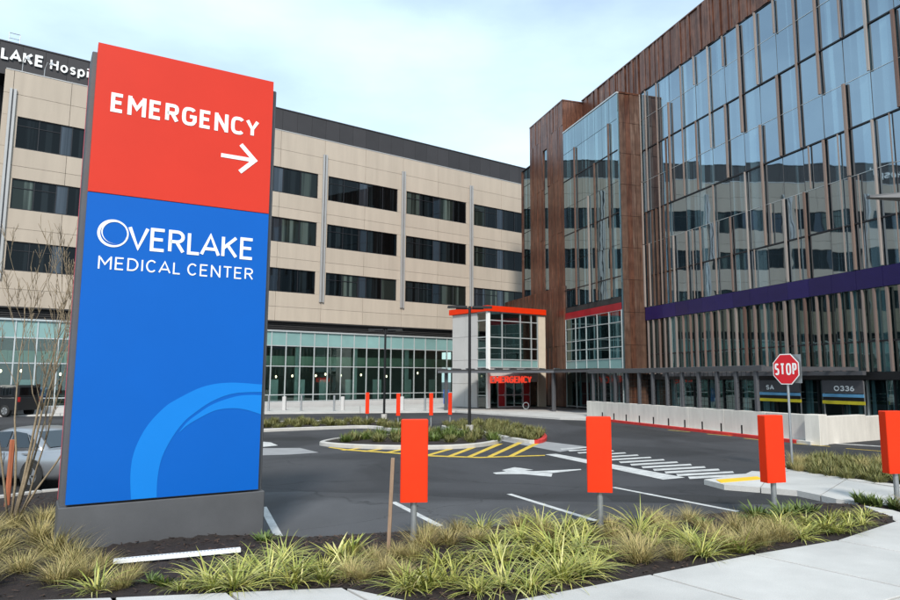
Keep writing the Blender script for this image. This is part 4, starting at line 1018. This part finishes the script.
def cabin(x, k=0.):
    r = itp(ROOF, x); t = (r - .86) / .55; w = .80 - .17 * t
    return [(-.82, .86), (-w - .0 + k, r - .05), (-w * .8, r), (0, r + .02), (w * .8, r), (w - k, r - .05), (.82, .86)]
loft('cabin', 'car_silver', car, cabin, [1.25, 1.6, 1.95, 2.3, 2.6, 2.85, 3.15, 3.5, 3.85])
for s in (-1, 1):
    yy = lambda z: s * (.827 - (z - .86) / .55 * .175)
    for P in ([(1.72, .95), (2.55, .95), (2.55, 1.33), (2.12, 1.30)], [(2.63, .95), (3.35, .97), (3.05, 1.29), (2.63, 1.33)], [(3.40, .97), (3.60, .985), (3.24, 1.23), (3.13, 1.26)]):
        mb = MB(); mb.add([(x, yy(z) , z) for x, z in P] + [(x, yy(z) - s * .02, z) for x, z in P], [(0, 1, 2, 3), (4, 7, 6, 5), (0, 4, 5, 1), (1, 5, 6, 2), (2, 6, 7, 3), (3, 7, 4, 0)]); mb.build('side_window', 'car_glass', car)
    for xw_ in (.85, 3.55):
        mb = MB(); mb.plate([(xw_ + .37 * cos(a), .34 + .37 * sin(a)) for a in [2 * pi * k / 20 for k in range(20)]], s * .884 - .004, s * .884 + .004); mb.build('wheel_arch', 'tyre', car)
    MB().bbox(4.36, 4.615, s * .70 - .12, s * .70 + .12, .70, .86, .02).build('tail_light', 'tail_red', car)
    block('door_handle', 'alloy', car, 2.3, 2.48, s * .875 - .015, s * .875 + .015, .80, .83); block('door_handle', 'alloy', car, 3.2, 3.38, s * .878 - .015, s * .878 + .015, .81, .84)
    for xx in (1.55, 2.59, 3.44): block('door_seam', 'tyre', car, xx, xx + .008, s * .877 - .006, s * .877 + .006, .35, .85)
MB().add([(3.21, -.5, 1.325), (3.21, .5, 1.325), (3.83, .66, .985), (3.83, -.66, .985)], [(0, 3, 2, 1)]).build('rear_window', 'car_glass', car)
MB().add([(1.92, -.52, 1.325), (1.92, .52, 1.325), (1.34, .68, .96), (1.34, -.68, .96)], [(0, 1, 2, 3)]).build('windscreen', 'car_glass', car)
block('licence_plate', 'white', car, 4.60, 4.625, -.26, .26, .62, .76)
wheel_set(car, (.85, 3.55), -.80, .80, .32)
# dark van by the hospital
p = gp(24, 416.5); van = empty('parked_van', (p.x, p.y, .0), RAD(-14), 'boxy black vehicle parked by the hospital glass wall', 'van')
MB().bbox(-4.6, .35, -.95, .95, .42, 1.3, .12).build('body', 'car_dark', van); MB().bbox(-3.6, .28, -.88, .88, 1.28, 2.0, .14).build('cabin', 'car_dark', van)
for s in (-1, 1):
    for xa, xb in ((-3.2, -2.2), (-2.1, -1.1), (-1.0, .0)): block('side_window', 'car_glass', van, xa, xb, s * .885 - .01, s * .885 + .01, 1.36, 1.82)
block('rear_window', 'car_glass', van, .275, .295, -.7, .7, 1.36, 1.85)
for s in (-1, 1): block('tail_light', 'tail_red', van, .345, .365, s * .8 - .09, s * .8 + .09, .95, 1.25)
wheel_set(van, (-3.8, -.55), -.86, .86, .38)

# ================================================================== BARE TREE
random.seed(21)
tb = bed_px(12, 516)
tree = empty('bare_tree', tb, 0, 'young bare multi stem tree beside the big sign', 'tree')
tr = MB(); tr.smooth = True; tw = MB(); tw.smooth = True
def limb(mb, p, d, L_, r, lvl):
    pts = [p]; rr = [r]; q = Vector(p); d = Vector(d).normalized()
    n = 7
    for k in range(n):
        d = (d + Vector((random.gauss(0, .07), random.gauss(0, .07), random.gauss(0, .03) + .04 * (lvl > 0)))).normalized()
        q = q + d * (L_ / n); pts.append(q.copy()); rr.append(r * (1 - .82 * (k + 1) / n))
        if lvl < 3 and k >= (2 if lvl == 0 else 1) and random.random() < (.75 if lvl < 1 else .4):
            for _ in range(1 if random.random() < .6 else 2):
                a = random.uniform(0, 2 * pi); s = Vector((cos(a), sin(a), random.uniform(.5, 1.3)))
                limb(tw, q.copy(), d * .8 + s * .55, L_ * random.uniform(.3, .55) * (1 - .3 * k / n), rr[-1] * .6, lvl + 1)
    mb.tube(pts, [max(a, .0035) for a in rr], 7 if lvl == 0 else 5)
for dx, dy, L_, r in ((.06, .02, 4.1, .026), (-.08, .05, 3.7, .021), (.16, -.02, 4.0, .023), (.27, .10, 3.4, .019), (-.2, -.06, 3.4, .02), (.02, .2, 3.6, .02), (.38, -.1, 3.1, .017)):
    limb(tr, Vector((dx * .3, dy * .3, -.05)), (dx, dy, 1), L_, r, 0)
tr.build('trunk', 'bark', tree); tw.build('crown', 'bark', tree)
a_ = bed_px(11, 505); sk = MB(); sk.tube([a_ + Vector((-.02, -.08, -.05)), a_ + Vector((.0, -.1, 1.15))], .045, 6); tag(sk.build('tree_stake', 'wood_orange'), 'reddish wooden stake tied to the bare young tree', 'stake')

# ================================================================== PLANTS
def blades(n, L0, L1, w, spread, droop, rad, segs=4, up=0.):
    mb = MB()
    for _ in range(n):
        a = random.uniform(0, 2 * pi); L_ = random.uniform(L0, L1); ww = w * random.uniform(.7, 1.25)
        th = spread * random.uniform(.08, 1.0)
        b0 = Vector((cos(a + random.gauss(0, .8)) * rad * random.random(), sin(a + random.gauss(0, .8)) * rad * random.random(), -.02))
        h = Vector((cos(a), sin(a), 0)); sd_ = Vector((-sin(a), cos(a), 0)); tw_ = random.uniform(-.5, .5)
        pts = []; p = b0.copy(); ang = th * .8
        dr_ = droop * random.uniform(.45, 1.4)
        for k in range(segs + 1):
            t = k / segs; wk = ww * (1 - t ** 2.2) * (.75 + .5 * min(1, t * 3) * .5)
            s2 = (sd_ * cos(tw_ * t) + Vector((0, 0, 1)) * sin(tw_ * t))
            pts += [p - s2 * wk / 2, p + s2 * wk / 2]
            p = p + (h * sin(ang) + Vector((0, 0, 1)) * cos(ang)) * (L_ / segs); ang += dr_ / segs * (.5 + t)
        mb.add(pts, [(2 * k, 2 * k + 1, 2 * k + 3, 2 * k + 2) for k in range(segs)])
    return mb
random.seed(3)
FLAX = [blades(random.randint(70, 150), .28, random.uniform(.66, .9), random.uniform(.015, .022), 1.35, random.uniform(1.4, 2.2), random.uniform(.06, .13), 6).mesh('flax_blades', 'flax') for _ in range(11)]
FEAT = [blades(340, .24, .62, .0065, 1.1, 1.0, .12, 4).mesh('feather_blades', 'feather') for _ in range(8)]
GREN = [blades(60, .16, .34, .034, 1.1, .9, .08, 3).mesh('green_blades', 'leaf_green') for _ in range(3)]
IRIS = [blades(34, .32, .6, .045, .8, .8, .06, 5).mesh('iris_blades', 'flax') for _ in range(2)]
SHRB = [blades(170, .14, .42, .03, 1.25, .7, .16, 2).mesh('shrub_blades', 'shrub') for _ in range(5)]
SHRD = [blades(170, .14, .40, .03, 1.25, .7, .16, 2).mesh('shrub_blades', 'leaf_green') for _ in range(3)]
LB = {'f': ('flax_plant', FLAX, 'yellow green striped strappy grass clump in the front planting bed', 'plant', 'striped grass clumps in the front bed'),
      't': ('feather_grass', FEAT, 'tan wispy feather grass clump in the front planting bed', 'plant', 'feather grass clumps in the front bed'),
      'g': ('green_plant', GREN, 'low dark green leafy plant at the edge of the front planting bed', 'plant', 'low green plants in the front bed'),
      'i': ('broad_leaf_plant', IRIS, 'broad leaved yellow green upright plant near the sign base', 'plant', 'broad leaved plants in the front bed')}
def plant(kind, x, y, s=1.):
    nm, mset, lb, ct, gr = LB[kind]; p = bed_px(x, y)
    o = link_obj(nm, random.choice(mset), None, p, (random.gauss(0, .13), random.gauss(0, .13), random.uniform(0, 6.28))); s *= random.uniform(.70, 1.12) * .88; o.scale = (s * 1.2, s * 1.2, s * random.uniform(.58, .84)); tag(o, lb, ct, gr)
PL = [('t', 100, 568, .8), ('t', 122, 588, .7), ('f', 235, 588, .8), ('f', 292, 584, .9), ('f', 322, 582, .85), ('f', 180, 590, .6), ('t', 132, 578, .6), ('f', 345, 570, .8), ('f', 408, 590, .8), ('f', 250, 566, .7), ('f', 284, 560, .7), ('t', 15, 528, 1), ('t', 38, 540, 1.05), ('t', 5, 548, 1), ('t', 55, 556, 1.1), ('t', 22, 572, 1.0), ('t', -12, 535, 1), ('t', 45, 520, .9), ('t', 72, 566, 1.15), ('t', 60, 582, 1.05), ('t', -15, 560, 1), ('t', -25, 590, 1),
      ('f', 96, 590, .95), ('t', 85, 578, .9), ('g', 152, 583, .9), ('g', 165, 586, .8), ('f', 205, 583, .85), ('f', 212, 590, .6), ('f', 268, 579, 1.), ('f', 300, 572, .95), ('f', 238, 575, .6), ('g', 264, 542, .9), ('i', 338, 560, 1.), ('i', 352, 556, 1.05), ('t', 372, 560, .7),
      ('f', 322, 568, .75), ('t', 352, 577, .85), ('t', 364, 580, .8), ('t', 384, 574, .85), ('t', 402, 578, .8), ('t', 413, 560, .9), ('t', 398, 558, .8),
      ('f', 428, 588, .95), ('f', 452, 585, 1.), ('f', 476, 592, .9), ('f', 505, 586, 1.), ('f', 530, 589, .95), ('f', 560, 580, 1.), ('f', 578, 575, .95), ('f', 592, 572, .9),
      ('f', 440, 565, .95), ('f', 470, 563, 1.), ('f', 500, 560, 1.), ('f', 530, 560, 1.), ('f', 555, 557, 1.), ('f', 580, 553, .9), ('f', 610, 556, .95), ('t', 425, 548, .9), ('t', 447, 545, .9), ('t', 476, 543, .9),
      ('f', 495, 543, .9), ('f', 520, 542, .95), ('t', 545, 541, 1.), ('f', 565, 539, .95), ('f', 590, 536, .9), ('t', 614, 538, 1.), ('t', 634, 553, 1.), ('t', 640, 562, .9), ('t', 676, 560, 1.05), ('f', 655, 545, .95), ('f', 640, 534, .9), ('t', 668, 534, .95),
      ('f', 702, 556, .95), ('f', 690, 543, .9), ('t', 716, 542, 1.), ('t', 730, 550, 1.05), ('t', 746, 545, 1.05), ('f', 742, 553, .95), ('t', 762, 545, 1.05), ('t', 780, 540, 1.05), ('t', 770, 534, 1.), ('t', 702, 530, .9), ('t', 736, 531, .95), ('t', 754, 530, 1.), ('f', 788, 531, .8), ('f', 800, 538, .85),
      ('f', 812, 534, .9), ('f', 824, 531, .85), ('f', 838, 533, .85), ('f', 850, 527, .85), ('f', 862, 525, .8), ('f', 830, 522, .85), ('f', 806, 524, .85), ('f', 846, 518, .8), ('f', 780, 524, .8), ('f', 866, 517, .65),
      ('g', 756, 518, 1.1), ('g', 770, 519, 1.1), ('g', 784, 516, 1.2), ('g', 798, 514, 1.1), ('g', 745, 521, 1.1), ('g', 704, 525, 1.2), ('g', 812, 512, 1.1), ('f', 482, 530, .8), ('f', 540, 529, .8), ('t', 458, 533, .9), ('t', 610, 527, .85), ('t', 655, 524, .85), ('t', 690, 522, .85), ('f', 575, 527, .8), ('t', 520, 530, .85), ('t', 430, 535, .85)]
for k, x, y, s in PL: plant(k, x, y, s)
# dry upright stems
def inside(P, x, y):
    c = False; n = len(P)
    for i in range(n):
        a, b = P[i], P[(i + 1) % n]
        if (a.y > y) != (b.y > y) and x < (b.x - a.x) * (y - a.y) / (b.y - a.y) + a.x: c = not c
    return c
def scatter(P, n, mset, name, label, group, z, s0, s1, cond=None, mind=.5):
    xs = [p.x for p in P]; ys = [p.y for p in P]; done = []; tries = 0
    while len(done) < n and tries < 4000:
        tries += 1; x, y = random.uniform(min(xs), max(xs)), random.uniform(min(ys), max(ys))
        if not inside(P, x, y) or any((x - a) ** 2 + (y - b) ** 2 < mind ** 2 for a, b in done): continue
        if cond and not cond(*proj((x, y, z))): continue
        done.append((x, y)); s = random.uniform(s0, s1)
        o = link_obj(name, random.choice(mset), None, (x, y, z), (0, 0, random.uniform(0, 6))); o.scale = (s * 1.15, s * 1.15, s); tag(o, label, 'shrub', group)
random.seed(9)
scatter(I1, 75, SHRB[:3] + SHRD, 'island_shrub', 'low green shrub on the long island beside the yellow hatching', 'shrubs on the hatched island', .1, .75, 1.35, lambda x, y: x > 342 and y < 442.5, .6)
scatter(I2, 70, SHRB, 'island_shrub', 'low olive shrub on the island before the hospital glass wall', 'shrubs on the island by the hospital', .1, .7, 1.2, lambda x, y: 190 < x < 410, .6)
scatter(I3, 60, SHRB, 'island_shrub', 'low yellow green shrub on the island with the red kerb end', 'shrubs on the red ended island', .1, .7, 1.1, None, .55)
scatter(I4, 90, SHRB[:4] + FEAT[:1], 'island_shrub', 'low brownish grass shrub on the island around the stop sign', 'shrubs around the stop sign', .1, .7, 1.0, lambda x, y: x > 785, .34)
scatter(VG, 22, GREN + FEAT[:1] + SHRD[:1], 'verge_plant', 'low green plant in the verge around an orange bollard', 'plants in the verge', .14, .55, .9, None, .22)
